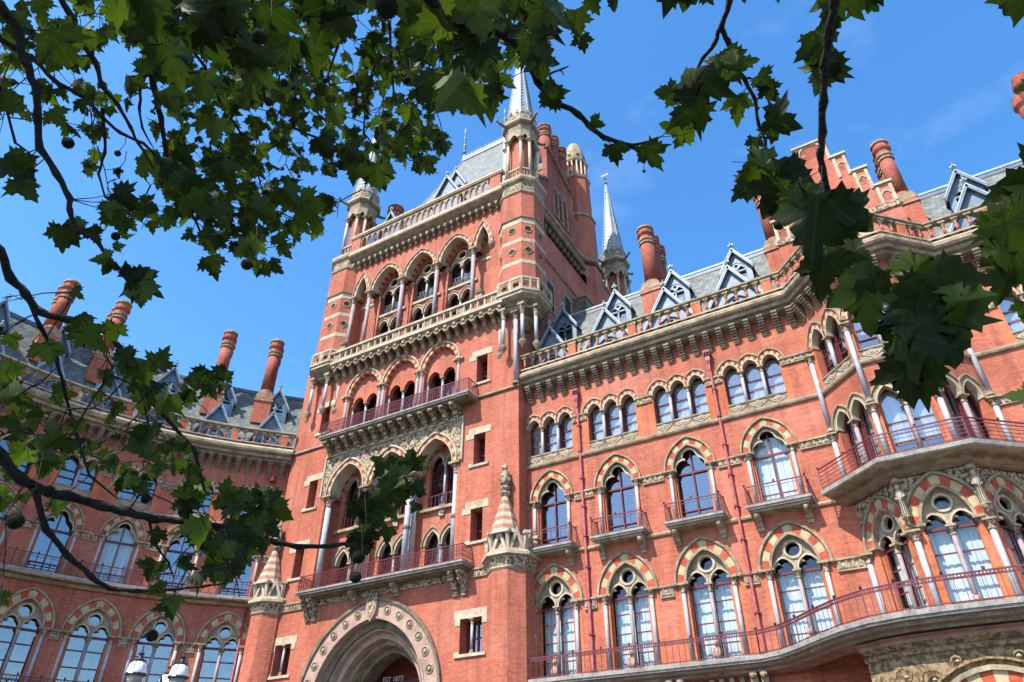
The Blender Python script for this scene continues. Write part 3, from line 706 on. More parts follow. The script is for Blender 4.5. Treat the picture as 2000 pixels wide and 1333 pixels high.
# stepped gable over the bay
g = MB(Matrix.Translation((0, 1.0, 0))); GC = 21.3
steps = [(3.35, 30.3), (3.35, 32.4), (2.5, 32.4), (2.5, 34.1), (1.7, 34.1), (1.7, 35.8), (.95, 35.8), (.95, 37.6)]
o = [(GC-3.35, 26.9)] + [(GC-a, z) for a, z in steps] + [(GC+a, z) for a, z in reversed(steps)] + [(GC+3.35, 26.9)]
gz = 30.1
g.prism(o, [arc(GC, 1.5, gz, 1.6, 0, 16) + [(GC+1.5, 27.6), (GC-1.5, 27.6)]], 0, .8, 'brick')
g.ring(arc(GC,1.5,gz,1.6,-.02,16), arc(GC,1.5,gz,1.6,.36,16), -.06, .5, ['vred','vcream']); hood(g, GC, 1.5, gz, 1.6, .36, .5)
g.prism([(GC-1.5,27.6),(GC-1.5,gz)]+arc(GC,1.5,gz,1.6,-.01,16)+[(GC+1.5,gz),(GC+1.5,27.6)], [circle(GC, gz+.35, .72, 18), [(GC-1.25,27.8),(GC-1.25,28.5)]+arc(GC-.7,.55,28.5,.6,0,8)+[(GC-.15,28.5),(GC-.15,27.8)], [(GC+.15,27.8),(GC+.15,28.5)]+arc(GC+.7,.55,28.5,.6,0,8)+[(GC+1.25,28.5),(GC+1.25,27.8)]], .25, .45, 'pale')
for k, (a, z) in enumerate([(3.35,32.4),(2.5,34.1),(1.7,35.8),(.95,37.6)]):
    a2 = [2.5,1.7,.95,0][k]
    for s in (-1, 1):
        x0, x1 = sorted((GC+s*a2, GC+s*a)); 
        if a2 == 0: x0, x1 = (GC-.95, GC+.95) if s == 1 else (0, 0)
        if x0 == x1: continue
        g.box(x0-.08, x1+.08, -.14, .94, z, z+.16, 'pale'); g.box(x0, x1, -.05, .82, z-.14, z, 'stone')
        for e in (x0+.09, x1-.09): g.box(e-.09, e+.09, -.07, 0, z-1.75, z-.14, 'pale')
        c = (x0+x1)/2; r = (x1-x0)/2-.2
        g.ring(arc(c, r, z-.75, r*1.1, -.06, 10), arc(c, r, z-.75, r*1.1, .05, 10), -.06, 0, ['pale'])
        g.prism(circle(c-r*.6, z-.8, .1, 8), [], -.03, 0, 'carved'); g.prism([(c-r+.06,z-1.2)]+arc(c,r-.06,z-.75,r,0,8)+[(c+r-.06,z-1.2)], [], -.012, 0, 'brickdark')
g.box(GC-3.5, GC+3.5, -.12, .1, 30.4, 30.55, 'stone') if 0 else None
for s in (-1, 1): g.box(GC+s*2.75-.75, GC+s*2.75+.75, -.1, 0, 30.55, 30.95, 'carved')
go = part('gable', g, RW)
gg = MB(); gg.box(GC-1.5, GC+1.5, 1.5, 1.515, 27.6, 31.6, 'glass'); part('glass', gg, go, None, False)
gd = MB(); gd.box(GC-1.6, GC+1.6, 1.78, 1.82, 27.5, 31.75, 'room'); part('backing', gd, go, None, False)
gr = MB(); gr.add([(GC-3.2,1.8,30.5),(GC+3.2,1.8,30.5),(GC,1.8,36.4),(GC-3.2,6.5,30.5),(GC+3.2,6.5,30.5),(GC,6.5,36.4)], [(0,1,2),(3,5,4),(0,2,5,3),(1,4,5,2)], 'slate'); part('gable_roof', gr, go, None, False)
# bay balcony
bp = [(17.0, WY), (17.35, WY)] + [] 
bb = MB(); BP = [(17.6, WY), (20.0-.02, -1.07), (22.65, -1.07), (25.0, WY)]
bb.sweep([(0,14.3),(.2,14.34),(.25,14.42),(.5,14.46),(.58,14.54),(.85,14.58),(.92,14.66),(1.2,14.7),(1.25,14.76),(1.25,14.95),(0,14.95)], BP, ['sootshade','sootshade','stone','sootshade','sootshade','sootshade','stone','slab','slab','slab'])
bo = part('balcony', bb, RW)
part('railing', railing(offpath(BP, 1.12), 14.95, 1.05, .5, False, 1.5), bo, None, False)
r2 = MB()
for k in range(5):
    q = offpath(BP, 1.12)
    for i in range(3): r2.bar((*q[i], 15.1+.18*k), (*q[i+1], 15.1+.18*k), .022, 'iron')
part('railing', r2, bo, None, False)
# first floor terrace slab and the porch under the bay
TP = [(X0, -.1), (12.6, -.12), (13.5, -.5), (14.5, -1.45), (15.5, -2.6), (16.5, -3.6), (17.6, -4.35), (18.8, -4.72), (20.4, -4.82), (23, -4.75), (37, -4.6)]
ts = MB()
ts.sweep([(-9, 7.98),(-.3,7.9),(-.12,7.92),(0,7.98),(0,8.16),(-.05,8.2),(-9,8.2)], TP, 'slab') if 0 else None
top = TP + [(37, WY-.02), (P3[0], WY-.02), (P2[0], P2[1]-.02), (P1[0], P1[1]-.02), (P0[0], WY-.02), (X0, WY-.02)]
def plate(b, poly, z0, z1, mat):
    t = tessellate_polygon([[Vector((x, y, 0)) for x, y in poly]]); n = len(poly)
    vs = [(x, y, z0) for x, y in poly] + [(x, y, z1) for x, y in poly]
    b.add(vs, [tuple(q) for q in t] + [tuple(n+i for i in q) for q in t] + [(i, (i+1) % n, n+(i+1) % n, n+i) for i in range(n)], mat)
plate(ts, top, 8.0, 8.18, 'slab')
ts.sweep([(-.06,8.0),(-.06,7.9),(-.2,7.86),(-.2,7.74),(-.42,7.7),(-.42,7.58),(-1.12,7.5)], TP, ['slab','brownstone','sootshade','brownstone','sootshade','brownstone'])
to = part('terrace', ts, RW)
part('railing', railing(offpath(TP, -.12), 8.18, 1.0, .3, False, 1.45), to, None, False)
tr = MB()
q = offpath(TP, -.12)
for i in range(len(q)-1):
    l = math.hypot(q[i+1][0]-q[i][0], q[i+1][1]-q[i][1]); n = int(l/.11)
    for k in range(n):
        t = k/n; x, y = q[i][0]+(q[i+1][0]-q[i][0])*t, q[i][1]+(q[i+1][1]-q[i][1])*t
        tr.box(x-.022, x+.022, y-.022, y+.022, 9.06, 9.15, 'iron')
for i in range(len(q)-1): tr.bar((*q[i], 9.06), (*q[i+1], 9.06), .03, 'iron')
part('railing', tr, to, None, False)
BR2 = bracket_mesh(.3, .85, 1.25, 'stone')
for c in (4.1, 4.6, 8.25, 8.75, 12.1, 12.55): part('bracket', BR2, to, FM(c, WY, 0, 7.6), False)
sm = MB();
for k in range(26):
    x = .9+k*.46; sm.box(x-.1, x+.1, WY-.4, WY, 7.28, 7.5, 'stone'); sm.lathe([(.03,7.12),(.1,7.18),(.08,7.28)], x, WY-.25, 6, 'stone')
part('dentil_course', sm, to, None, False)
pw = MB(); PW = offpath(TP[5:], -1.0)
pw.sweep([(0,0),(0,7.6)], PW, 'porchstone', False)
pw.sweep([(0,6.9),(.12,6.95),(.16,7.05),(.06,7.12),(.3,7.3),(.3,7.42),(.5,7.5)], PW, ['porchstone','porchstone','brownstone','porchstone','brownstone','brownstone'], False)
pc = 20.9
pw.M = Matrix.Translation((0, -3.85, 0)); pw.ring(arc(pc, 1.9, 3.7, 2.0, 0, 18), arc(pc, 1.9, 3.7, 2.0, .5, 18), -.12, .3, ['vred','vcream']); hood(pw, pc, 1.9, 3.7, 2.0, .5, .66, y0=-.22, y1=.1); hood(pw, pc, 1.9, 3.7, 2.0, .85, .93, 'porchstone', -.12, .1)
for sx in (-1, 1):                                            # scrolling foliage in the spandrels
    for j, (dx, zc, rr_) in enumerate(((1.75, 6.05, .42), (2.6, 6.2, .38), (2.4, 5.3, .4), (3.2, 5.5, .3), (.9, 6.55, .22))):
        pw.tube([(pc+sx*(dx+rr_*(1-.11*q)*cos(q*.7)), -.06, zc+rr_*(1-.11*q)*sin(q*.7)) for q in range(9)], .045, 5, 'porchstone'); pw.lathe([(.02,zc-.08),(.1,zc),(.02,zc+.08)], pc+sx*dx, -.06, 6, 'stone')
pw.prism(arc(pc, 1.9, 3.7, 2.0, 0, 18)+[(pc+1.9, 0), (pc-1.9, 0)], [], -.05, .2, 'room'); pw.M = Matrix()
part('porch', pw, RW)
# downpipes
for x, zt in ((4.18, 24.4), (12.62, 24.4)):
    b = MB(); b.tube([(x, WY-.16, 8.2), (x, WY-.16, zt-.9)], .075, 8, 'pipe')
    for z in [8.4+1.72*k for k in range(9)]: b.lathe([(.11,z),(.11,z+.1)], x, WY-.16, 8, 'pipe'); b.box(x-.16, x+.16, WY-.1, WY, z+.02, z+.08, 'pipe')
    b.lathe([(.08,zt-.95),(.1,zt-.6),(.19,zt-.35),(.19,zt)], x, WY-.2, 4, 'pipe', pi/4); b.box(x-.2, x+.2, WY-.4, WY, zt, zt+.3, 'pipe')
    for k in (-1, 0, 1): b.lathe([(.0,zt+.02),(.06,zt+.1),(.06,zt+.18),(0,zt+.26)], x+k*.12, WY-.42, 6, 'iron')
    part('downpipe', b, RW)
# ================================================================== LEFT CURVED WING
LW = thing('hotel_wing', (-26, -6, 0), 'curved red brick hotel wing left of the tower, mostly shaded and behind branches', 'building')
NODES = [(-20.0, .3), (-22.75, -2.8), (-24.95, -5.9), (-26.65, -9.3), (-27.8, -12.9), (-28.5, -16.7), (-28.75, -20.5), (-28.6, -24.4)]
NODES = NODES[::-1]                                          # travel left to right, outward on the right hand
def catmull(p, m=3):
    out = []
    for i in range(len(p)-1):
        a, b, c, d = p[max(i-1,0)], p[i], p[i+1], p[min(i+2,len(p)-1)]
        for k in range(m):
            t = k/m; out.append(tuple(.5*((2*b[j]) + (-a[j]+c[j])*t + (2*a[j]-5*b[j]+4*c[j]-d[j])*t*t + (-a[j]+3*b[j]-3*c[j]+d[j])*t*t*t) for j in (0,1)))
    return out + [p[-1]]
CURVE = catmull(NODES, 3)
kT2, hT2 = win_multi(2, .5, 1.2, 20.75, 22.3, .62, .29, .09, 20.15, .0)
lw = MB()
for i in range(len(NODES)-1):
    a, b = NODES[i], NODES[i+1]; l = math.hypot(b[0]-a[0], b[1]-a[1]); M = FM((a[0]+b[0])/2, (a[1]+b[1])/2, math.atan2(b[1]-a[1], b[0]-a[0]))
    lw.M = M; lw.prism([(-l/2,0),(l/2,0),(l/2,25.4),(-l/2,25.4)], [hL, hM, hT2], 0, .5, 'brick')
    place(kLn, LW, M); place(kMd if i in (2, 4) else kM, LW, M); place(kT2, LW, M)
    for hf, za, zb in ((1.62, 11.5, 11.92), (1.42, 17.62, 17.94), (1.35, 22.0, 22.28)):
        for run in ((-l/2, -hf), (hf, l/2)): part('impost_frieze', frieze([run], za, zb, 0), LW, M)
lw.M = Matrix()
part('wall', lw, LW)
rm = MB(); rm.sweep([(-1.8, 0), (-1.8, 25.5)], CURVE, 'room', False)
for z in (7.9, 14.6, 19.9): rm.sweep([(-.55, z), (-1.8, z), (-1.8, z+.1), (-.55, z+.1), (-.55, z)], CURVE, 'room')
part('room_backing', rm, LW)
sc = MB()
sc.sweep([(0,19.9),(.12,19.92),(.16,20.0),(.16,20.08),(.05,20.14),(0,20.14)], CURVE, 'stone')
part('string_course', sc, LW)
lb = MB(); lb.sweep([(0,14.4),(.3,14.45),(.5,14.6),(.9,14.66),(.95,14.75),(.95,14.95),(0,14.95)], CURVE, ['sootshade','stone','sootshade','stone','slab','slab'])
lo = part('balcony', lb, LW)
part('railing', railing(offpath(CURVE, .85), 14.95, .95, .45, False, 1.3), lo, None, False)
lt = MB(); lt.sweep([(0,7.6),(.5,7.7),(.6,7.9),(1.05,7.95),(1.1,8.18),(0,8.18)], CURVE, ['sootshade','stone','sootshade','slab','slab']); lt_ = part('terrace', lt, LW)
part('railing', railing(offpath(CURVE, .98), 8.18, 1.0, .18, False, 1.3), lt_, None, False)
DZ = -.75
lc = MB(); lc.sweep([(d, z+DZ) for d, z in CORN], CURVE, CM); lco = part('cornice', lc, LW)
for x, y, a in along(CURVE, .8): part('corbel', CORBEL, lco, FM(x, y, a, 25.82+DZ), False)
balustrade(offpath(CURVE, .66), 26.98+DZ, LW, .6, 6)
rf = MB(); rf.sweep([(-.7,27.0+DZ),(-4.45,34.2+DZ),(-4.9,34.2+DZ),(-8,28)], CURVE + [(-17.5, 2.3)], 'slate'); lro = part('roof', rf, LW)
rd = MB(); rd.sweep([(-4.3,34.0+DZ),(-4.3,34.3+DZ),(-4.65,34.4+DZ),(-5.0,34.3+DZ),(-5.0,34.0+DZ)], CURVE + [(-17.5, 2.3)], 'leaddark'); part('ridge', rd, lro, None, False)
kdl2 = dormer(1.3, 27.2+DZ, 28.1+DZ, 30.4+DZ, .85, 3.0, False); kdu2 = dormer(.88, 30.1+DZ, 32.0+DZ, 33.6+DZ, 2.6, 4.4, True)
for i in range(len(NODES)-1):
    a, b = NODES[i], NODES[i+1]; M = FM((a[0]+b[0])/2, (a[1]+b[1])/2, math.atan2(b[1]-a[1], b[0]-a[0])); place(kdl2, LW, M); place(kdu2, LW, M)
for i, n_, zz, sx_ in ((2, 2, 37.0, 1.3), (3, 3, 37.2, 1.0), (5, 2, 37.7, 1.1), (6, 2, 37.8, .95)):
    a, b = NODES[i], NODES[min(i+1, 7)]; an = math.atan2(b[1]-a[1], b[0]-a[0])
    M = FM(a[0], a[1], an) @ Matrix.Translation((sx_, 2.9, 0)); place(chimney(n_, 29.5, 32.3, zz+.3, .5, 1.15), LW, M)
b = MB(); b.tube([(-20.6, -.55, 8), (-20.6, -.55, 24)], .07, 8, 'pipe'); b.box(-20.8,-20.4,-.8,-.4,23.6,24.1,'pipe'); part('downpipe', b, LW)
# ================================================================== TOWER
TW = thing('gothic_tower', (-9.6, 8, 0), 'tall red brick tower with spired corner turrets and an arched entrance', 'tower')
XL, XR, TD = -19.6, .5, 20.5
t = MB()
# front wall, lower stage
ga, gp, gzs, gh = 1.5, 3.75, 21.5, 2.1
GC3 = [-13.45, -9.7, -5.95]
ghole = [(-15.35, 14.6), (-15.35, gzs)]
for c in GC3: ghole += clampx(arc(c, ga, gzs, gh, .3, 14), c-gp/2+.01, c+gp/2-.01)
ghole += [(-4.05, gzs), (-4.05, 14.6)]
AC3 = [-13.1, -9.55, -6.0]; aa, azs, ah = 1.38, 29.5, 1.62
aholes = [[(c-aa, 25.8), (c-aa, azs)] + arc(c, aa, azs, ah, .1, 14) + [(c+aa, azs), (c+aa, 25.8)] for c in AC3]
pa, pzs, ph = 4.25, 7.8, 4.75; PC = -9.72
phole = [(PC-pa, 0)] + arc(PC, pa, pzs, ph, -.0, 24) + [(PC+pa, 0)]
def slit(x0, x1, z0, z1): return [(x0, z0), (x0, z1), (x1, z1), (x1, z0)]
SL = [(-2.82,-1.95,26.95,29.15), (-2.85,-1.98,20.9,23.05), (-2.9,-2.05,15.95,18.0), (-17.2,-16.4,26.95,29.2), (-17.2,-16.4,20.9,23.05), (-17.4,-16.6,16.0,18.1)]
DB = [(-3.35,-1.9,9.8,11.65), (-17.7,-16.3,9.95,11.8)]
t.prism([(XL,0),(XR,0),(XR,26),(XL,26)], [phole, ghole] + [slit(*s) for s in SL if s[2] < 26] + [slit(*s) for s in DB], 0, 1.3, 'brick')
t.prism([(XL,26),(XR,26),(XR,33),(XL,33)], [[(x, max(z, 26.01)) for x, z in hh] for hh in aholes] + [slit(*s) for s in SL if s[2] > 26], 0, 1.3, 'brick')
# upper stage with an arcade recess
UC = [-12.25, -8.75, -5.25]; ua, uzs, uh = 1.42, 39.6, 2.1
US = [-14.98, -2.62]; ub, ubh = .62, 2.1
uho = [(-15.7, 33.2), (-15.7, uzs)]
for c, q, h_ in [(US[0], ub, ubh)] + [(c, ua, uh) for c in UC] + [(US[1], ub, ubh)]: uho += arc(c, q, uzs, h_, .02, 14)
uho += [(-1.9, uzs), (-1.9, 33.2)]
t.prism([(XL+.4,33),(XR,33),(XR,44.2),(XL+.4,44.2)], [uho], 0, .95, 'brick')
# sides and back
t.box(XR-.6, XR, 1.3, TD, 0, 46.2, 'brick'); t.box(XL, XL+.6, 1.3, TD, 0, 44.2, 'brick'); t.box(XL, XR, TD-.6, TD+.002, 0, 46, 'brick')
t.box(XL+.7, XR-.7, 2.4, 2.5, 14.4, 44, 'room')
part('wall', t, TW)
# floors of the recesses
fl = MB(); fl.box(-15.4, -4, .05, 2.4, 14.3, 14.58, 'slab'); fl.box(-15.4, -4, 1.3, 2.4, 25.5, 25.78, 'slab'); fl.box(-16.5, -1.5, .1, 2.4, 32.9, 33.18, 'slab'); part('recess_floor', fl, TW)
# string courses
s = MB(); TPth = [(XL, 1), (XL, 0), (XR, 0), (XR, 6)]
def strip(x0, x1, z): s.box(x0, x1, -.14, 0, z, z+.12, 'stone'); s.box(x0, x1, -.08, 0, z-.08, z, 'sootshade')
strip(XL, -15.8, 25.72); part('string_course', s, TW)
s = MB(); strip(-2.6, XR+.1, 25.72); part('string_course', s, TW)
for run in ((-18.1, -15.5), (-2.6, -1.1)): part('frieze', frieze([run], 13.9, 14.25, 0), TW)
# slit windows
def slitwin(x0, x1, z0, z1, dbl=False):
    b = MB(); w = x1-x0; m = 'pale'
    b.box(x0-.42, x1+.42, -.03, .02, z1, z1+.48, m); b.box(x0-.62, x0, -.033, .02, z1-.28, z1+.12, m) if not dbl else b.box(x0-.35, x0, -.033, .02, z1-.35, z1, m)
    b.box(x1, x1+.35, -.033, .02, z1-.02 if not dbl else z1-.35, z1+.2 if not dbl else z1, m) 
    sl_ = MB(); sl_.box(x0-.3, x1+.3, -.1, .3, z0-.16, z0, m); sl_.box(x0-.34, x0-.001, -.028, .02, z0-.0, z0+.14, m)
    subs = [('sill', sl_.mesh('sill'))]
    if dbl: subs.append(('column', column((x0+x1)/2, .12, z0, z1, .08, 'granite', .3).mesh('column')))
    q = sash(x0, x1, z0, z1, .72, [z0+(z1-z0)*.42, z0+(z1-z0)*.75] if not dbl else [z0+(z1-z0)*.5], dbl, .06); subs.append(('sash', q.mesh('sash')))
    g_ = MB(); g_.box(x0-.01, x1+.01, .8, .815, z0, z1, 'glass'); subs.append(('glass', g_.mesh('glass')))
    g_ = MB(); g_.box(x0-.01, x1+.01, 1.25, 1.26, z0, z1, 'room'); subs.append(('backing', g_.mesh('backing')))
    place(('window', b.mesh('window_slit'), subs), TW)
for q in SL: slitwin(*q)
for q in DB: slitwin(*q, dbl=True)
# great entrance arch
b = MB(); n = 40
b.ring(arc(PC,pa,pzs,ph,0,n), arc(PC,pa,pzs,ph,.96,n), -.12, .5, ['portal'])
hood(b, PC, pa, pzs, ph, .96, 1.14, 'sootshade', -.24, 0, n=n)
b.ring(arc(PC,pa,pzs,ph,-.06,n), arc(PC,pa,pzs,ph,.05,n), -.17, .5, ['portal'])
b.ring(arc(PC,pa,pzs,ph,-.5,n), arc(PC,pa,pzs,ph,.0,n), .35, 1.0, ['sootshade'])
b.ring(arc(PC,pa,pzs,ph,-.62,n), arc(PC,pa,pzs,ph,-.5,n), .55, 1.1, ['portal'])
b.ring(arc(PC,pa,pzs,ph,-1.0,n), arc(PC,pa,pzs,ph,-.5,n), .95, 1.7, ['portal'])
b.ring(arc(PC,pa,pzs,ph,-1.25,n), arc(PC,pa,pzs,ph,-1.0,n), 1.5, 2.4, ['stone'])
b.ring(arc(PC,pa,pzs,ph,-1.6,n), arc(PC,pa,pzs,ph,-1.2,n), 2.1, 3.2, ['sootshade'])  # innermost order coloured dark to paint the shade of the entrance
for s_ in (-1, 1):
    for dx, y0, y1 in ((.0, .35, 1.0), (-.5, .95, 1.7), (-1.0, 1.5, 2.4)): x = PC+s_*(pa+dx-.25); b.box(x-.25, x+.25, y0, y1, 0, pzs, 'portal')
    x = PC+s_*(pa+.48); b.box(x-.48, x+.48, -.12, .5, 0, pzs, 'portal')
po = part('portal', b, TW)
rs = MB(); mid = arc(PC, pa, pzs, ph, .5, 44)
L_ = [0];
for i in range(1, len(mid)): L_.append(L_[-1] + math.dist(mid[i], mid[i-1]))
ros = MB()
ros.lathe([(.2,0),(.2,.03),(.15,.05),(.14,.02),(.09,.02),(.08,.06),(.03,.08),(0,.08)],0,0,14,['sootshade','stone','sootshade','sootshade','stone','stone','pale'])
ros = ros.mesh('rosette'); half = L_[-1]/2; dd = 1.02
for k in range(-8, 9):
    if k == 0: continue
    s0 = half + k*dd + (.15 if k > 0 else -.15)
    for i in range(1, len(mid)):
        if L_[i] >= s0:
            f = (s0-L_[i-1])/(L_[i]-L_[i-1]); x = mid[i-1][0]+(mid[i][0]-mid[i-1][0])*f; z = mid[i-1][1]+(mid[i][1]-mid[i-1][1])*f
            part('rosette', ros, po, Matrix.Translation((x, -.12, z)) @ Matrix.Rotation(pi/2, 4, 'X') @ Matrix.Scale(1.35, 4), False); break
sh = MB(); zt = 13.75
sh.prism([(PC-.38, zt-.1), (PC-.4, zt-.7), (PC-.26, zt-1.15), (PC, zt-1.5), (PC+.26, zt-1.15), (PC+.4, zt-.7), (PC+.38, zt-.1)], [], -.34, -.12, 'portal')
sh.prism([(PC-.3, zt-.2), (PC-.3, zt-.7), (PC, zt-1.3), (PC+.3, zt-.7), (PC+.3, zt-.2)], [], -.38, -.34, 'carved')
for dx in (-.26, 0, .26): sh.lathe([(.04,zt-.1),(.09,zt),(.03,zt+.14),(0,zt+.2)], PC+dx, -.25, 6, 'portal')
part('shield', sh, po, None, False)
# entrance passage behind the arch
ps = MB()
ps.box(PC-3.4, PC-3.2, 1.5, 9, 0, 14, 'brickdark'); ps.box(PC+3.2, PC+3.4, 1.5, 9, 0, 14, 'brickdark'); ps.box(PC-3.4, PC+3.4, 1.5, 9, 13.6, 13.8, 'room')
dh = [(PC-2.0,0)]+arc(PC,2.0,6.5,3.2,0,18)+[(PC+2.0,0)]
ps.prism([(PC-3.3,0),(PC+3.3,0),(PC+3.3,13.6),(PC-3.3,13.6)], [dh], 5.5, 5.8, 'brickdark')
ps.ring(arc(PC,2.0,6.5,3.2,0,18), arc(PC,2.0,6.5,3.2,.3,18), 5.4, 5.55, ['sootshade'])
ps.box(PC-3.3, PC+3.3, 8.8, 9, 0, 13.6, 'room'); ps.box(PC-.04, PC+.04, 5.7, 5.8, 0, 9.6, 'black'); ps.box(PC-2, PC+2, 5.7, 5.8, 7.3, 7.42, 'black')
pso = part('passage', ps, TW)
cu = bpy.data.curves.new('lettering', 'FONT'); cu.body = 'EST 1873'; cu.size = .42; cu.extrude = .02; cu.align_x = 'CENTER'
to_ = bpy.data.objects.new('tmp', cu); COL.objects.link(to_)
bpy.context.view_layer.update()
lm = bpy.data.meshes.new_from_object(to_.evaluated_get(bpy.context.evaluated_depsgraph_get())); bpy.data.objects.remove(to_); lm.materials.clear(); lm.materials.append(MAT['letter'])
bar = MB(); bar.bar((PC-2.6, 2.96, 9.42), (PC+2.6, 2.96, 9.42), .06, 'black'); bo_ = part('sign_rail', bar, pso, None, False)
part('lettering', lm, pso, Matrix.Translation((PC-.45, 2.9, 9.47)) @ Matrix.Rotation(pi/2, 4, 'X'), False)
# first floor tower balcony
def tbalcony(x0, x1, d, z, h, brs, low=None):
    b = MB(); b.box(x0, x1, -d, 0, z-.12, z, 'slab'); b.box(x0+.07, x1-.07, -d+.07, 0, z-.24, z-.12, 'slab'); b.box(x0+.2, x1-.2, -d+.25, 0, z-.38, z-.24, 'sootshade')
    o = part('balcony', b, TW)
    part('railing', railing([(x0+.12, 0), (x0+.12, -d+.12), (x1-.12, -d+.12), (x1-.12, 0)], z, h, .19, True, 0), o, None, False)
    return o
bo1 = tbalcony(-15.55, -2.6, 1.15, 14.62, .95, None)
B1 = bracket_mesh(.36, .8, 1.3, 'carved'); B1s = bracket_mesh(.32, .7, .7, 'stone')
for x in (-15.2, -14.65, -3.7, -3.1): part('bracket', B1, bo1, Matrix.Translation((x, 0, 14.24)), False)
for x in (-11.3, -8.0): part('bracket', B1s, bo1, Matrix.Translation((x, 0, 14.24)), False)
fr = MB(); fr.box(-14.4, -4, -.1, .01, 13.85, 14.24, 'carved'); part('frieze', fr, TW)
# great recess: back wall, windows, shafts, arches
k1, h1 = win_multi(2, .55, 1.3, 14.7, 16.8, .95, .2, .1, None, 0, .09, ['stone'], .25, 12, 1)
k2, h2_ = win_multi(2, .55, 1.35, 19.3, 22.3, .75, .16, .07, None, 0, .08, ['stone'], .25, 12, 2)
bw = MB(Matrix.Translation((0, 1.25, 0)))
bw.prism([(-15.6,14.4),(-3.8,14.4),(-3.8,25.6),(-15.6,25.6)], [shift(h1,c) for c in GC3] + [shift(h2_,c) for c in GC3], 0, .3, 'brick')
for c in GC3: bw.box(c-1.75, c+1.75, -.25, 0, 19.05, 19.25, 'stone'); bw.box(c-.2, c+.2, -.15, 0, 18.6, 19.0, 'carved')
for c in GC3:
    M = FM(c, 1.25); place(k1, TW, M); place(k2, TW, M)
    q = MB(); 
    for k in range(9): x = c-1.2+k*.3; q.bar((x, 1.2, 19.25), (x, 1.2, 20.1), .03, 'iron')
    q.bar((c-1.25,1.2,20.1),(c+1.25,1.2,20.1),.04,'iron'); part('railing', q, TW)
part('recess_wall', bw, TW)
b = MB()
for i, c in enumerate(GC3):
    lo, hi = c-gp/2, c+gp/2; f = (lambda p: clampx(p, lo, hi))
    b.ring(f(arc(c,ga,gzs,gh,.06,18)), f(arc(c,ga,gzs,gh,.34,18)), -.06, 1.25, ['vred','vcream'])
    b.ring(f(arc(c,ga,gzs,gh,-.02,18)), f(arc(c,ga,gzs,gh,.07,18)), -.12, .9, ['pale'])
    b.ring(f(arc(c,ga,gzs,gh,.34,18)), f(arc(c,ga,gzs,gh,.46,18)), -.16, .0, ['pale'])
ob = [(-15.8, gzs)]
ob = [(-15.78, gzs), (-15.42, gzs)]
for c in GC3: ob += [p for p in clampx(arc(c, ga, gzs, gh, .44, 18), c-gp/2+.004, c+gp/2-.004) if p[1] > gzs+.02]
ob += [(-3.98, gzs), (-3.72, gzs), (-3.72, 24.55), (-15.78, 24.55)]
b.prism(ob, [], -.07, -.004, 'carved')
b.box(-15.86, -15.74, -.16, 0, gzs, 24.65, 'pale'); b.box(-3.76, -3.64, -.16, 0, gzs, 24.65, 'pale'); b.box(-15.74, -3.76, -.16, 0, 24.5, 24.65, 'pale')
part('arcade', b, TW)
for x, r in ((-15.15, .2), (-11.72, .2), (-11.25, .0), (-7.97, .2), (-7.5, 0), (-4.25, .2)):
    if r:
        q = column(x, .22, 14.6, gzs, r, 'granite', .75, 14); q.lathe([(r*1.2,17.8),(r*1.3,17.86),(r*1.3,17.95),(r*1.2,18.0)], x, .22, 12, 'sootshade'); q.box(x-.42, x+.42, -.2, .7, gzs-.14, gzs, 'stone')
        part('shaft', q, TW)
        if -14 < x < -5: part('shaft', column(x-.02, .85, 14.6, gzs, r*.9, 'granite', .75, 12), TW)
for x0, x1 in ((-15.62, -15.38), (-4.02, -3.8)):
    q = MB(); q.box(x0, x1, -.02, .02, 14.6, gzs-.75, 'gauged'); part('jamb', q, TW)
# carved bracket table and second balcony
ct = MB(); ct.box(-15.7, -3.8, -.12, 0, 24.66, 25.42, 'sootshade'); cto = part('bracket_table', ct, TW)
B3 = bracket_mesh(.36, .95, .85, 'carved')
for k in range(14): part('bracket', B3, cto, Matrix.Translation((-15.35+k*.863, -.1, 25.42)), False)
tbalcony(-15.85, -2.6, 1.25, 25.8, 1.0, None)
# loggia arcs
b = MB()
for i, c in enumerate(AC3):
    b.ring(arc(c,aa,azs,ah,.0,18), arc(c,aa,azs,ah,.3,18), -.06, .5, ['vred','vcream']); hood(b, c, aa, azs, ah, .3, .42, 'pale')
    # tympanum over two lights
    la, lc_ = .52, .66; zl = 28.7
    o = [(c-aa, zl)] + arc(c-lc_, la, zl, .62, 0, 10) + arc(c+lc_, la, zl, .62, 0, 10) + [(c+aa, zl), (c+aa, azs)] + list(reversed(arc(c, aa, azs, ah, .05, 14))) + [(c-aa, azs)]
    b.prism(o, [], .3, .6, 'brick')
    for cc in (c-lc_, c+lc_): b.ring(arc(cc,la,zl,.62,-.02,10), arc(cc,la,zl,.62,.1,10), .24, .3, ['gauged'])
    for x in (c-aa+.06, c, c+aa-.06): part('column', column(x, .42, 25.8, zl, .09, 'granite', .35), TW)
    q = sash(c-aa, c+aa, 25.8, zl+.8, 1.32, [27.3], True, .08); part('sash', q, TW); gq = MB(); gq.box(c-aa-.1, c+aa+.1, 1.4, 1.42, 25.8, 31.5, 'glass'); part('glass', gq, TW)
for x in (-14.75, -11.5, -11.15, -7.95, -7.6, -4.35):
    part('column', column(x, -.02, 25.8, azs, .12, 'purple', .42), TW)
for x in (-14.8, -11.33, -7.78, -4.35): b.box(x-.42, x+.42, -.2, .3, azs-.12, azs+.02, 'pale')
part('loggia_arches', b, TW)
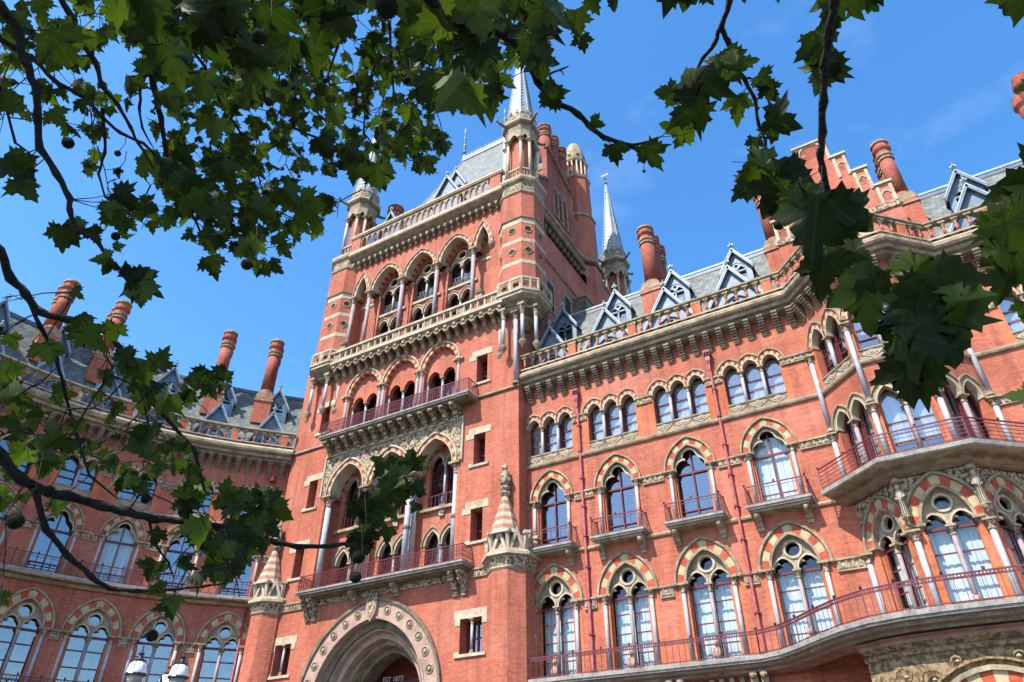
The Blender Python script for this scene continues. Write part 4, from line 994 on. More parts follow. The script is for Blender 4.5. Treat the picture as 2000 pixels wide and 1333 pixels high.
# machicolated gallery
mc = MB(); x0, x1 = -16.0, -.55
mc.box(x0-.3, x1+.3, -.95, 0, 32.42, 32.62, 'pale'); mc.box(x0-.3, x1+.3, -.85, 0, 32.3, 32.42, 'stone')
mc.box(x0-.3, x1+.3, -.9, -.72, 32.62, 32.72, 'pale'); mc.box(x0-.3, x1+.3, -.98, -.66, 33.4, 33.58, 'pale')
mo = part('gallery', mc, TW)
n = 20; cm = MB()
p_ = [(0,0),(-.85,0),(-.85,-.2),(-.7,-.3),(-.55,-.55),(-.4,-.62),(-.28,-.9),(-.1,-1.0),(0,-1.15)]
cm.add([(x,y,z) for x in (-.13,.13) for y,z in p_], [tuple(reversed(range(9))), tuple(range(9,18))]+[(i,(i+1)%9,9+(i+1)%9,9+i) for i in range(9)], 'stone')
cm.lathe([(.02,-.62),(.1,-.56),(.1,-.48),(.03,-.42)],0,-.55,6,'sootshade'); cm = cm.mesh('corbel')
am = MB(); am.prism([(-.385,-.42),(-.385,.0),(.385,.0),(.385,-.42),(.15,-.42)]+list(reversed(arc(0,.22,-.42,.24,0,8)))+[(-.15,-.42)], [], -.78, -.66, 'stone'); 
for k in range(n+1):
    x = x0+k*(x1-x0)/n; part('corbel', cm, mo, Matrix.Translation((x, 0, 32.3)), False)
am = MB(); st = (x1-x0)/n
for k in range(n):
    c = x0+(k+.5)*st; am.prism([(c-st/2,31.85),(c-.22,31.85)]+arc(c,.22,31.85,.26,0,8)+[(c+.22,31.85),(c+st/2,31.85),(c+st/2,32.3),(c-st/2,32.3)], [], -.75, -.6, 'stone')
part('corbel_arches', am, mo, None, False)
pp = MB(); m_ = 26; st = (x1-x0)/m_
for k in range(m_+1): x = x0+k*st; pp.box(x-.05, x+.05, -.9, -.74, 32.72, 33.4, 'pale')
for k in range(m_):
    c = x0+(k+.5)*st
    pp.prism([(c-st/2+.05,32.72),(c+st/2-.05,32.72),(c+st/2-.05,33.4),(c-st/2+.05,33.4)], [foil(c, 33.06, .24)], -.85, -.79, 'stone') if k % 5 else pp.box(c-st/2+.05, c+st/2-.05, -.86, -.78, 32.72, 33.4, 'stone')
part('parapet', pp, mo, None, False)
for x in (-15.3, -2.3):
    q = MB(); q.box(x-.3, x+.3, -.9, -.45, 33.58, 33.9, 'stone'); q.lathe([(.1,33.9),(.32,34.1),(.38,34.3),(.2,34.45)], x, -.68, 8, 'stone'); part('finial', q, mo, None, False)
# upper arcade
b = MB()
for c, q, h_, nn in [(US[0], ub, ubh, 14)] + [(c, ua, uh, 20) for c in UC] + [(US[1], ub, ubh, 14)]:
    b.ring(arc(c,q,uzs,h_,.0,nn), arc(c,q,uzs,h_,.27,nn), -.06, .9, ['vred','vcream']); b.ring(arc(c,q,uzs,h_,-.03,nn), arc(c,q,uzs,h_,.04,nn), -.1, .5, ['pale'])
    hood(b, c, q, uzs, h_, .27, .37, 'stone', -.14)
part('arcade', b, TW)
for x in (-15.75, -14.02, -10.5, -7.0, -3.5):
    part('shaft', column(x, .02, 33.2, uzs+.02, .17, 'purple', .6, 12), TW)
q = MB(); q.lathe([(.05,38.9),(.25,39.2),(.3,39.5),(.2,39.62)], -1.8, -.02, 8, 'stone'); part('corbel', q, TW)
ub_ = MB(Matrix.Translation((0, .95, 0)))
kU1, hU1 = win_multi(2, .5, 1.25, 33.4, 36.0, .75, .15, .1, None, 0, .08, ['stone'], .2, 12, 1)
kU2, hU2 = win_L(1.12, 37.4, 39.4, 1.75, 2, False, 16)
ub_.prism([(-16.3,33),(-1.5,33),(-1.5,43.5),(-16.3,43.5)], [shift(hU1,c) for c in UC] + [shift(hU2,c) for c in UC], 0, .3, 'brick')
for c in UC:
    place(kU1, TW, FM(c, .95)); ub_.box(c-1.6, c+1.6, -.16, 0, 37.15, 37.35, 'pale')
    # upper light: plain two-light with oculus
    bb_ = MB(); a_ = 1.12
    la = .48; lc2 = .58; zl = 39.35
    o = [(-a_, zl)] + arc(-lc2, la, zl, .55, 0, 10) + arc(lc2, la, zl, .55, 0, 10) + [(a_, zl)] + list(reversed(arc(0, a_, 39.4, 1.75, -.0, 16)))
    bb_.prism(o, [circle(0, 40.55, .36, 16)], .02, .2, 'stone')
    bb_.ring(circle(0, 40.55, .36, 16)+[(.36, 40.55)], circle(0, 40.55, .5, 16)+[(.5, 40.55)], -.05, .02, ['pale'])
    for cc in (-lc2, lc2): bb_.ring(arc(cc,la,zl,.55,0,10), arc(cc,la,zl,.55,.09,10), -.04, .02, ['pale'])
    qr = MB();
    for k in range(8): x = -1.05+k*.3; qr.bar((x, .25, 37.4), (x, .25, 38.5), .03, 'leaddark'); qr.bar((x, .25, 37.5), (x+.3, .25, 38.4), .025, 'leaddark'); qr.bar((x+.3, .25, 37.5), (x, .25, 38.4), .025, 'leaddark')
    qr.bar((-1.1,.25,38.5),(1.1,.25,38.5),.05,'leaddark')
    gl_ = MB(); gl_.box(-1.2, 1.2, .5, .515, 37.4, 41.2, 'glass')
    place(('window', bb_.mesh('window_upper'), [('column', column(0, .1, 37.4, zl, .09, 'granite', .34).mesh('column')), ('railing', qr.mesh('railing')), ('glass', gl_.mesh('glass'))]), TW, FM(c, .95))
    for sx in (-1, 1): part('column', column(c+sx*1.22, .75, 33.4, uzs-.3, .1, 'brick', .35, 10), TW)
for c in US: ub_.box(c-.7, c+.7, -.08, 0, 38.9, 39.25, 'pale'); ub_.box(c-.7, c+.7, -.14, 0, 39.25, 39.35, 'stone')
part('recess_wall', ub_, TW)
# top cornice with hanging corbels and balustrade
tc = MB(); x0, x1 = -16.4, -.4
TP2 = [(x0, 0), (x1, 0)]
tc.sweep([(0,43.3),(.3,43.4),(.35,43.55),(.6,43.65),(.65,43.8),(.9,43.95),(.95,44.05),(.95,44.3),(.85,44.42),(0,44.45)], TP2, ['stone','sootshade','stone','sootshade','stone','stone','pale','pale','pale'])
tc.sweep([(0,43.3),(0,44.3)], [(XR, 1.5), (XR, 19)], 'stone', False)
tco = part('cornice', tc, TW)
hc = MB(); hc.box(-.12,.12,-.5,0,-.25,0,'stone'); hc.box(-.1,.1,-.32,0,-.5,-.25,'sootshade'); hc.lathe([(.02,-.72),(.1,-.64),(.12,-.5),(.08,-.48)],0,-.2,6,'stone'); hc.lathe([(.02,-.42),(.09,-.36),(.1,-.25)],0,-.4,6,'stone'); hc = hc.mesh('corbel')
for k in range(26): part('corbel', hc, tco, Matrix.Translation((x0+.3+k*.62, 0, 43.45)), False)
bt = MB()
bt.box(x0, x1, -.85, -.5, 44.4, 44.55, 'pale'); bt.box(x0, x1, -.9, -.45, 46.0, 46.15, 'stone'); bt.box(x0, x1, -.95, -.42, 46.15, 46.35, 'pale')
for xx in (x0+.6, x1-.7): bt.box(xx-.5, xx+.5, -.82, -.52, 44.55, 46.0, 'brick')
for k in range(22):
    c = x0+1.5+k*.61; bt.prism([(c-.305,45.5),(c-.2,45.5)]+arc(c,.2,45.5,.28,0,8)+[(c+.2,45.5),(c+.305,45.5),(c+.305,46.0),(c-.305,46.0)], [], -.78, -.6, 'stone')
bto = part('balustrade', bt, TW)
BAL2 = MB(); BAL2.lathe([(.13,0),(.13,.1),(.09,.14),(.085,.7)],0,0,8,'brick',pi/8); BAL2.lathe([(.1,.7),(.1,.75),(.15,.95),(.14,.96)],0,0,8,'stone',pi/8); BAL2 = BAL2.mesh('baluster')
for k in range(22): part('baluster', BAL2, bto, Matrix.Translation((x0+1.2+k*.61, -.69, 44.55)), False)
# side cornices of the tower (right flank)
sd = MB(); SP = [(XR, 1.5), (XR, 12.2), (XR+.75, 13.0), (XR+.75, 15.2), (XR, 16.0), (XR, 19.5)]
sd.sweep([(0,45.9),(.18,46.0),(.22,46.2),(.1,46.35),(0,46.35)], SP, 'stone'); sd.sweep([(0,40.0),(.12,40.1),(.12,40.25),(0,40.3)], SP[:2], 'sootshade')
for k in range(14): sd.box(XR-.05, XR+.28, 2.2+k*.68, 2.45+k*.68, 43.4, 44.05, 'sootshade')
sd.sweep([(0,43.95),(.5,44.0),(.6,44.2),(.6,44.4),(0,44.5)], [(XR,1.5),(XR,11.5)], 'sootshade')
part('side_cornice', sd, TW)
sg = MB(); M_ = Matrix.Translation((XR-.05, 0, 0)) @ Matrix.Rotation(pi/2, 4, 'Z'); sg.M = M_     # local x -> world y, local y(-) -> world +x
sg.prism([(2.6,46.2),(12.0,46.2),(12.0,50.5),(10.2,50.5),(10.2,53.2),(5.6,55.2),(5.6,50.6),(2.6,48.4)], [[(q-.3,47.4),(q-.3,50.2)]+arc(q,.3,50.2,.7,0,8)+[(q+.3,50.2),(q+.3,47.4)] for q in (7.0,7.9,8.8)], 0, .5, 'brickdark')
for q in (7.0, 7.9, 8.8): sg.ring(arc(q,.3,50.2,.7,0,10), arc(q,.3,50.2,.7,.12,10), -.08, .3, ['stone'])
for q in (6.55, 7.45, 8.35, 9.25): sg.box(q-.09, q+.09, -.12, .3, 47.2, 50.2, 'stone')
sg.box(6.4, 9.4, -.1, .3, 47.1, 47.25, 'stone'); sg.box(2.5, 5.6, -.12, .6, 48.35, 48.55, 'stone') if 0 else None
sg.bar((2.5,0,48.5),(5.6,0,50.75),.5,'stone',.16); sg.bar((5.5,0,55.25),(10.3,0,53.25),.5,'stone',.16)
so = part('side_gable', sg, TW); rmq = MB(); rmq.box(XR-1.0, XR-.9, 6.3, 9.6, 47, 51.3, 'room'); part('backing', rmq, so, None, False)
# windows on the shaded flank
for (y0, y1, z0, z1) in ((4.5,5.6,35.3,38.0), (7.6,8.7,35.6,38.6), (3.0,3.6,41.0,43.0)):
    q = MB(FM(XR, 0, pi/2)); q.prism([(y0-.2,z0-.15),(y1+.2,z0-.15),(y1+.2,z1),(y1+.3,z1),(y1+.3,z1+.3),(y0-.3,z1+.3),(y0-.3,z1),(y0-.2,z1)], [[(y0,z0),(y1,z0),(y1,z1),(y0,z1)]], -.08, 0, 'stone'); w_ = part('window', q, TW); q = MB(FM(XR, 0, pi/2)); q.prism([(y0-.05,z0-.05),(y1+.05,z0-.05),(y1+.05,z1+.05),(y0-.05,z1+.05)], [], -.03, -.01, 'room')
    part('pane', q, w_, None, False)
q = MB(); q.box(XR, XR+1.1, 9.6, 10.9, 36.5, 39.4, 'sootshade'); q.M = Matrix.Translation((XR, 0, 0)); q.box(0, 1.2, 9.5, 11.0, 39.4, 39.55, 'stone'); q.box(0,.9,9.8,10.7,35.9,36.5,'stone'); part('oriel', q, TW)
# stair turret on the flank
def octa(ap): return ap/cos(pi/8)
st_ = MB(); cx, cy = -.45, 14.1; st_.lathe([(octa(1.68),28),(octa(1.68),45.8)], cx, cy, 8, 'brick', pi/8); st_.lathe([(octa(1.85),45.9),(octa(1.85),46.2),(octa(1.5),46.6)], cx, cy, 8, 'stone', pi/8)
st_.lathe([(octa(1.5),46.5),(octa(1.5),52.6)], cx, cy, 8, 'brick', pi/8); st_.lathe([(octa(1.6),52.5),(octa(1.6),52.8),(octa(1.3),53.2)], cx, cy, 8, 'stone', pi/8)
st_.lathe([(octa(1.3),53.1),(octa(1.3),58.5)], cx, cy, 8, 'brick', pi/8); st_.lathe([(octa(1.4),58.4),(octa(1.5),58.7),(octa(1.3),58.9)], cx, cy, 8, 'pale', pi/8)
sto = part('stair_turret', st_, TW)
ln = MB(); ln.lathe([(octa(.95),58.9),(octa(.95),61.0)], cx, cy, 8, 'brick', pi/8); ln.lathe([(octa(1.3),61.0),(octa(1.42),61.25),(octa(1.3),61.4)], cx, cy, 8, 'pale', pi/8)
ln.lathe([(octa(1.2),61.4),(octa(1.1),62.6),(octa(.85),63.8),(octa(.5),64.7),(.15,64.9)], cx, cy, 8, 'stone', pi/8)
for k in range(16):
    a = 2*pi*(k+.5)/16; rr = 1.27; ln.tube([(cx+rr*cos(a), cy+rr*sin(a), 58.9), (cx+rr*cos(a), cy+rr*sin(a), 61.0)], .09, 6, 'pale')
for k in range(8):
    a = 2*pi*k/8; ln.M = Matrix.Translation((cx, cy, 0)) @ Matrix.Rotation(a, 4, 'Z'); ln.prism(circle(0, 62.1, .18, 8), [], -1.2, -1.0, 'room'); ln.M = Matrix()
part('lantern', ln, sto, None, False)
# chimneys at the flank of the tower roof
place(chimney(3, 50.0, 55.2, 61.6, .62, 1.7), TW, FM(-.9, 8.0))
place(chimney(2, 46, 49.2, 55.0, .7, 1.6), TW, FM(-16.6, 4.5))
VA = sorted([(k*pi/2 + e) % (2*pi) for k in range(4) for e in (-radians(27.7), radians(27.7))])
# ---- corner turrets
AX = radians(27.7)
def facet(k, R):      # distance and half width of face k of the chamfered square plan
    a = AX if k % 2 == 0 else pi/4-AX
    return R*cos(a), R*sin(a)
def turret(cx, cy, ap, detail=True):
    b = MB(); r8 = 'oct'; A = octa(ap)
    if detail:
        b.lathe([(.35,30.6),(octa(.8),31.2),(octa(.8),31.4),(octa(1.3),31.8),(octa(1.3),32.0),(octa(ap+.05),32.4),(octa(ap+.3),32.6),(octa(ap+.3),32.85)], cx, cy, 8, ['sootshade','stone','sootshade','stone','sootshade','stone','pale'], r8)
    b.lathe([(A,32.6),(A,43.0)], cx, cy, 8, 'brick', r8)
    for z in (35.6, 37.7): b.lathe([(octa(ap+.015),z),(octa(ap+.015),z+.35)], cx, cy, 8, 'pale', r8)
    b.lathe([(octa(ap+.015),39.6),(octa(ap+.015),40.1),(octa(ap+.12),40.15),(octa(ap+.12),40.25),(octa(ap+.01),40.35)], cx, cy, 8, ['pale','stone','sootshade','sootshade'], r8)
    b.lathe([(octa(ap+.02),42.9),(octa(ap+.1),43.0),(octa(ap+.1),43.15),(octa(ap+.05),43.2),(octa(ap+.05),44.0),(octa(ap+.25),44.2),(octa(ap+.3),44.4),(octa(ap+.3),44.6),(octa(ap+.1),44.8)], cx, cy, 8, ['stone','stone','stone','carved','stone','stone','pale','stone'], r8)
    o = part('turret', b, TW)
    for k in range(8 if detail else 0):
        fa, fh = facet(k, A)
        for z, sh_ in ((39.0, 0), (36.9, 1)):
            d = MB(Matrix.Translation((cx, cy, 0)) @ Matrix.Rotation(k*pi/4, 4, 'Z'))
            p1 = circle(0, z, .34, 12) if not sh_ else [(-.42,z),(0,z-.42),(.42,z),(0,z+.42)]
            p2 = circle(0, z, .26, 12) if not sh_ else [(-.3,z),(0,z-.3),(.3,z),(0,z+.3)]
            d.prism(p1, [p2], -fa-.05, -fa+.01, 'stone'); d.prism(p2, [], -fa-.006, -fa+.02, 'room')
            part('ornament', d, o, None, False)
    # octagonal balcony on colonnettes
    if detail:
        g_ = MB(); g_.lathe([(octa(ap+.4),32.85),(octa(ap+.4),33.0),(octa(ap+.2),33.0)], cx, cy, 8, 'pale', r8)
        for k in range(8):
            g_.M = Matrix.Translation((cx, cy, 0)) @ Matrix.Rotation(k*pi/4, 4, 'Z'); fa, hw = facet(k, octa(ap+.36)); y = -fa
            g_.box(-hw, hw, y, y+.16, 33.9, 34.08, 'pale')
            for x in (-hw+.02, 0, hw-.02): g_.box(x-.07, x+.07, y+.01, y+.15, 33.0, 33.9, 'pale')
            for c in (-hw/2, hw/2): g_.prism([(c-hw/2+.07,33.02),(c+hw/2-.07,33.02),(c+hw/2-.07,33.9),(c-hw/2+.07,33.9)], [foil(c, 33.45, .3)], y+.04, y+.1, 'stone')
        part('balcony', g_, o, None, False)
        for k in range(8):
            a = VA[k]; x, y = cx+(ap+.02)*cos(a), cy+(ap+.02)*sin(a)
            if y < 1.0:
                q = column(x, y, 28.7, 31.9, .13, 'granite', .9, 10); q.lathe([(.03,28.2),(.2,28.5),(.26,28.65),(.26,28.75)], x, y, 8, 'stone'); part('colonnette', q, o, None, False)
    # open pinnacle stage
    p = MB(); ra = ap-.42
    p.lathe([(octa(ra-.3),44.8),(octa(ra-.3),50.2)], cx, cy, 8, 'brick', r8)
    p.lathe([(octa(ra+.25),44.7),(octa(ra+.2),45.2),(octa(ra),45.3)], cx, cy, 8, ['stone','stone'], r8)
    p.lathe([(octa(ra-.25),50.6),(octa(ra+.02),51.0),(octa(ra+.1),51.6),(octa(ra+.3),51.9),(octa(ra+.38),52.05),(octa(ra+.38),52.25),(octa(ra+.15),52.35)], cx, cy, 8, ['stone','stone','sootshade','stone','pale','stone'], r8)
    p.lathe([(octa(ra+.1),52.3),(octa(ra+.1),53.3)], cx, cy, 8, 'stone', r8)
    for k in range(8):
        p.M = Matrix.Translation((cx, cy, 0)) @ Matrix.Rotation(k*pi/4, 4, 'Z'); rf_, hw = facet(k, octa(ra+.1)); rf_ -= .1
        p.prism([(-hw,49.9),(-hw*.62,49.9)]+arc(0,hw*.62,49.9,.6,0,8)+[(hw*.62,49.9),(hw,49.9),(hw,51.0),(-hw,51.0)], [], -rf_-.08, -rf_+.2, 'stone')
        p.ring(arc(0,hw*.62,49.9,.6,-.02,8), arc(0,hw*.62,49.9,.6,.1,8), -rf_-.14, -rf_-.08, ['pale'])
        p.box(-hw, hw, -rf_-.1, -rf_+.05, 46.1, 46.25, 'pale')
        for x in (-hw*.3, hw*.3): p.box(x-.06, x+.06, -rf_-.05, -rf_+.05, 45.3, 46.1, 'stone')
        for c in (-hw*.5, hw*.5): p.box(c-.13, c+.13, -rf_-.16, -rf_-.04, 53.3, 53.7, 'stone')
        p.prism(circle(0, 52.85, .2, 8), [circle(0, 52.85, .12, 8)], -rf_-.16, -rf_-.08, 'pale')
    p.M = Matrix(); part('pinnacle', p, o, None, False)
    for k in range(8):
        a = VA[k]; R2 = octa(ra+.02); part('column', column(cx+R2*cos(a), cy+R2*sin(a), 45.2, 49.95, .13, 'pale', .45, 8), o, None, False)
        gx = octa(ra+.4)
    gg_ = MB()
    for k in range(4):
        a = VA[2*k+1]; R2 = octa(ra+.3); x, y = cx+R2*cos(a), cy+R2*sin(a); gg_.tube([(x,y,51.9),(x+.5*cos(a),y+.5*sin(a),51.95),(x+.85*cos(a),y+.85*sin(a),52.1)], [.16,.12,.07], 6, 'sootshade'); gg_.box(x+.85*cos(a)-.09, x+.85*cos(a)+.09, y+.85*sin(a)-.09, y+.85*sin(a)+.09, 52.02, 52.25, 'sootshade')
    part('gargoyles', gg_, o, None, False)
    s = MB(); R0 = octa(ra-.05); z0, z1 = 53.3, 65.0
    s.lathe([(R0,z0),(R0*.04,z1)], cx, cy, 8, 'leadroll', r8)
    for k in range(8):
        a = VA[k]; s.bar((cx+R0*cos(a),cy+R0*sin(a),z0),(cx+R0*.04*cos(a),cy+R0*.04*sin(a),z1),.11,'leadroll')
        a0, a1 = VA[k], VA[(k+1) % 8] + (2*pi if k == 7 else 0); am_ = (a0+a1)/2                                  # herringbone lead rolls
        for j in range(22):
            f = j/23; f2 = min(1, f+.045); r = R0*(1-f*.96); rr2 = R0*(1-f2*.96); zz = z0+(z1-z0)*f; z2 = z0+(z1-z0)*f2; ap_ = rr2*cos((a1-a0)/2)+.01
            for e in (a0, a1): s.bar((cx+(r+.015)*cos(e), cy+(r+.015)*sin(e), zz), (cx+ap_*cos(am_), cy+ap_*sin(am_), z2), .05, 'leaddark', .05)
    s.lathe([(.1,z1-.2),(.22,z1),(.22,z1+.12),(.08,z1+.2),(.06,z1+.7),(.16,z1+.85),(.03,z1+1.0),(.03,z1+1.7)], cx, cy, 8, 'leaddark')
    s.bar((cx-.45,cy,z1+1.5),(cx+.45,cy,z1+1.5),.05,'letter',.12)
    part('spire', s, o, None, False)
turret(.42, .85, 1.6)
turret(-17.4, .85, 1.6)
turret(.3, 21.2, 1.6, False)
turret(-17.4, 21.2, 1.6, False)
# tall shafts at the right-hand corner
part('shaft', column(.36, -.08, 25.9, 31.8, .15, 'granite', .6, 12), TW)
# tower roof
r = MB(); bz = 44.6
V = [(-17.2,1.6,bz),(-1.6,1.6,bz),(-1.6,18.5,bz),(-17.2,18.5,bz),(-12.0,9.5,64.6),(-6.6,9.5,64.6)]
r.add(V, [(0,1,5,4),(1,2,5),(2,3,4,5),(3,0,4)], 'slate')
for a, b_ in ((0,4),(1,5),(2,5),(3,4)): r.bar(V[a], V[b_], .28, 'leadroll')
ro_ = part('roof', r, TW)
c_ = MB(); c_.bar(V[4], V[5], .35, 'leaddark')
for k in range(22):
    x = -12+k*5.4/21; c_.bar((x,9.5,64.7),(x,9.5,65.5),.05,'leadroll'); c_.lathe([(.0,65.4),(.1,65.55),(0,65.75)],x,9.5,5,'leadroll')
    if k < 21: c_.bar((x,9.5,64.8),(x+.257,9.5,65.4),.04,'leadroll'); c_.bar((x+.257,9.5,64.8),(x,9.5,65.4),.04,'leadroll')
c_.bar((-12,9.5,65.2),(-6.6,9.5,65.2),.06,'leadroll')
for x in (-12.0, -6.6): c_.lathe([(.25,64.5),(.12,65.6),(.3,66.0),(.1,66.3),(.22,67.2),(.06,67.5),(.15,68.5),(.04,68.8),(.1,69.6),(0,70.6)], x, 9.5, 8, ['leadroll','leaddark'])
part('cresting', c_, ro_, None, False)
place(dormer(1.6, 47.2, 50.2, 53.2, 2.6, 6.5, False), TW, FM(-8.6, 0))
place(dormer(1.15, 52.0, 54.0, 56.2, 4.6, 8.0, True), TW, FM(-9.1, 0))
place(dormer(1.35, 46.2, 48.3, 51.0, 2.0, 5.5, False), TW, FM(-14.6, 0))
# buttress pinnacles at the foot of the tower
def shift_y(b, d): b.v = [(x, y+d, z) for x, y, z in b.v]; return b
def buttress(cx, cy, ap):
    r8 = pi/8; b = MB(); b.lathe([(octa(ap),0),(octa(ap),13.9)], cx, cy, 8, 'brick', r8)
    o = part('buttress', b, TW)
    c = MB(); c.lathe([(octa(ap+.02),13.7),(octa(ap+.08),13.8),(octa(ap+.05),13.9),(octa(ap+.22),14.35),(octa(ap+.36),14.45),(octa(ap+.36),14.6),(octa(ap+.1),14.8)], cx, cy, 8, ['stone','stone','carved','stone','pale','stone'], r8)
    c.lathe([(octa(ap-.0),14.7),(octa(ap-.12),15.5),(octa(ap-.22),15.7),(octa(.8),15.75)], cx, cy, 8, 'stone', r8)
    for k in range(8):                                       # gablets around the foot of the cone
        c.M = Matrix.Translation((cx, cy, 0)) @ Matrix.Rotation(k*pi/4, 4, 'Z'); hw = ap*math.tan(pi/8)
        c.prism([(-hw,14.75),(0,16.1),(hw,14.75)], [[(-hw*.55,14.85),(0,15.6),(hw*.55,14.85)]], -ap-.1, -ap+.06, 'pale')
        c.bar((hw,-ap+.02,14.75),(hw*1.1,-ap-.12,15.75),.2,'pale'); c.box(hw*1.1-.18,hw*1.1+.18,-ap-.3,-ap+.05,15.68,15.85,'pale')
    c.M = Matrix(); part('capital', c, o, None, False)
    k_ = MB(); n = 9; r0 = .86
    for j in range(n):
        f0, f1 = j/n, (j+1)/n; k_.lathe([(octa(r0*(1-f0*.8)),15.7+2.4*f0),(octa(r0*(1-f1*.8)),15.7+2.4*f1)], cx, cy, 8, 'pinkband' if j % 2 else 'pale', r8)
    k_.lathe([(.2,18.1),(.32,18.3),(.3,18.4),(.2,18.45),(.3,18.65),(.3,18.75)], cx, cy, 8, 'carved')
    k_ = shift_y(k_, -.68); part('spirelet', k_, o, None, False)
    e = MB()                                                 # seated stone bird
    e.lathe([(.16,18.75),(.27,18.95),(.3,19.25),(.24,19.6),(.15,19.78)], cx, cy, 10, 'carved', smooth=True)
    e.lathe([(.1,19.72),(.19,19.84),(.19,19.98),(.1,20.1)], cx, cy-.05, 10, 'pale', smooth=True); e.bar((cx,cy-.2,19.92),(cx,cy-.32,19.84),.07,'carved')
    for s in (-1, 1): e.tube([(cx+s*.2,cy,19.6),(cx+s*.3,cy+.02,19.2),(cx+s*.2,cy+.05,18.85)],[.08,.12,.05],6,'carved'); e.bar((cx+s*.1,cy-.03,20.05),(cx+s*.14,cy-.03,20.2),.06,'carved')
    e = shift_y(e, -.72); part('statue', e, o, None, False)
buttress(-.25, .33, 1.23)
buttress(-19.05, .33, 1.23)
# ================================================================== GROUND
gm = MB(); gm.box(-400, 400, -400, 400, -.3, 0, 'asphalt'); structure('ground', gm)
pv = MB(); plate(pv, [(-40,-31),(60,-31),(60,30),(-40,30)], .004, .13, 'paving'); structure('pavement', pv)
# ================================================================== STREET LAMP
def lamp_post(x, y, arms, zt, label):
    T = thing('street_lamp', (x, y, 0), label, 'street lamp')
    b = MB(); b.lathe([(.2,0.1),(.2,.5),(.12,.7),(.09,.8),(.075,2.6),(.1,2.7),(.06,2.8),(.05,zt-.5),(.08,zt-.4),(.03,zt-.2)], x, y, 10, 'black', smooth=True)
    for (lx, ly) in arms: b.tube([(x,y,zt-.75),((x+lx)/2,(y+ly)/2,zt-1.0),(lx,ly,zt-.85),(lx,ly,zt-.62)], .028, 6, 'black')
    part('post', b, T)
    for (lx, ly) in arms:
        h = MB(); z = zt
        h.lathe([(.05,z-.62),(.1,z-.58),(.15,z-.45),(.21,z-.28)], lx, ly, 12, 'lampglass', smooth=True)
        o = part('lantern', h, T)
        q = MB(); q.lathe([(.21,z-.28),(.225,z-.24),(.19,z-.06),(.13,z-.0)], lx, ly, 14, 'opal', smooth=True); part('shade', q, o, None, False)
        q = MB(); q.lathe([(.23,z-.30),(.245,z-.28),(.23,z-.25)], lx, ly, 14, 'black'); q.lathe([(.14,z-.01),(.15,z+.03),(.07,z+.07),(.05,z+.14),(.08,z+.17),(.02,z+.22),(.015,z+.36)], lx, ly, 10, 'black')
        for k in range(6): a = k*pi/3; q.tube([(lx+.215*cos(a),ly+.215*sin(a),z-.29),(lx+.2*cos(a),ly+.2*sin(a),z-.07),(lx+.14*cos(a),ly+.14*sin(a),z)], .009, 4, 'black')
        part('cap', q, o, None, False)
lamp_post(3.6, -22.45, [(3.68,-23.17),(4.21,-22.43),(2.9,-21.75)], 4.98, 'black street lamp with white topped lanterns in front of the curved wing')
# ================================================================== CAMERA
F_ = 1380/2000; PT = radians(35.2); YW = radians(30.7)
CAM = Vector((20.196, -34, 1.6))
cd = bpy.data.cameras.new('camera'); cd.sensor_width = 36; cd.lens = 36*F_; cd.clip_start = .05; cd.clip_end = 2000
cam = bpy.data.objects.new('camera', cd); COL.objects.link(cam); cam.location = CAM; cam.rotation_euler = (pi/2+PT, 0, YW); S.camera = cam
CR = Vector((cos(YW), sin(YW), 0)); CU = Vector((sin(PT)*sin(YW), -sin(PT)*cos(YW), cos(PT))); CF = Vector((-cos(PT)*sin(YW), cos(PT)*cos(YW), sin(PT)))
def at(px, py, d):
    v = (CR*((px-1000)/1380) + CU*((666.5-py)/1380) + CF).normalized(); return CAM + v*d
# ================================================================== PLANE TREE
HALF = [(0,0),(.10,-.04),(.24,-.05),(.31,-.17),(.36,-.04),(.52,-.05),(.44,.07),(.50,.14),(.63,.14),(.58,.27),(.78,.42),(.55,.44),(.50,.53),(.42,.49),(.29,.46),(.34,.60),(.26,.66),(.31,.80),(.17,.80),(.11,.93),(0,1.10)]
def leaf_tris(pts):
    t = tessellate_polygon([[Vector((x, y, 0)) for x, y in pts]]); return [tuple(q) for q in t]
HT = leaf_tris(HALF)
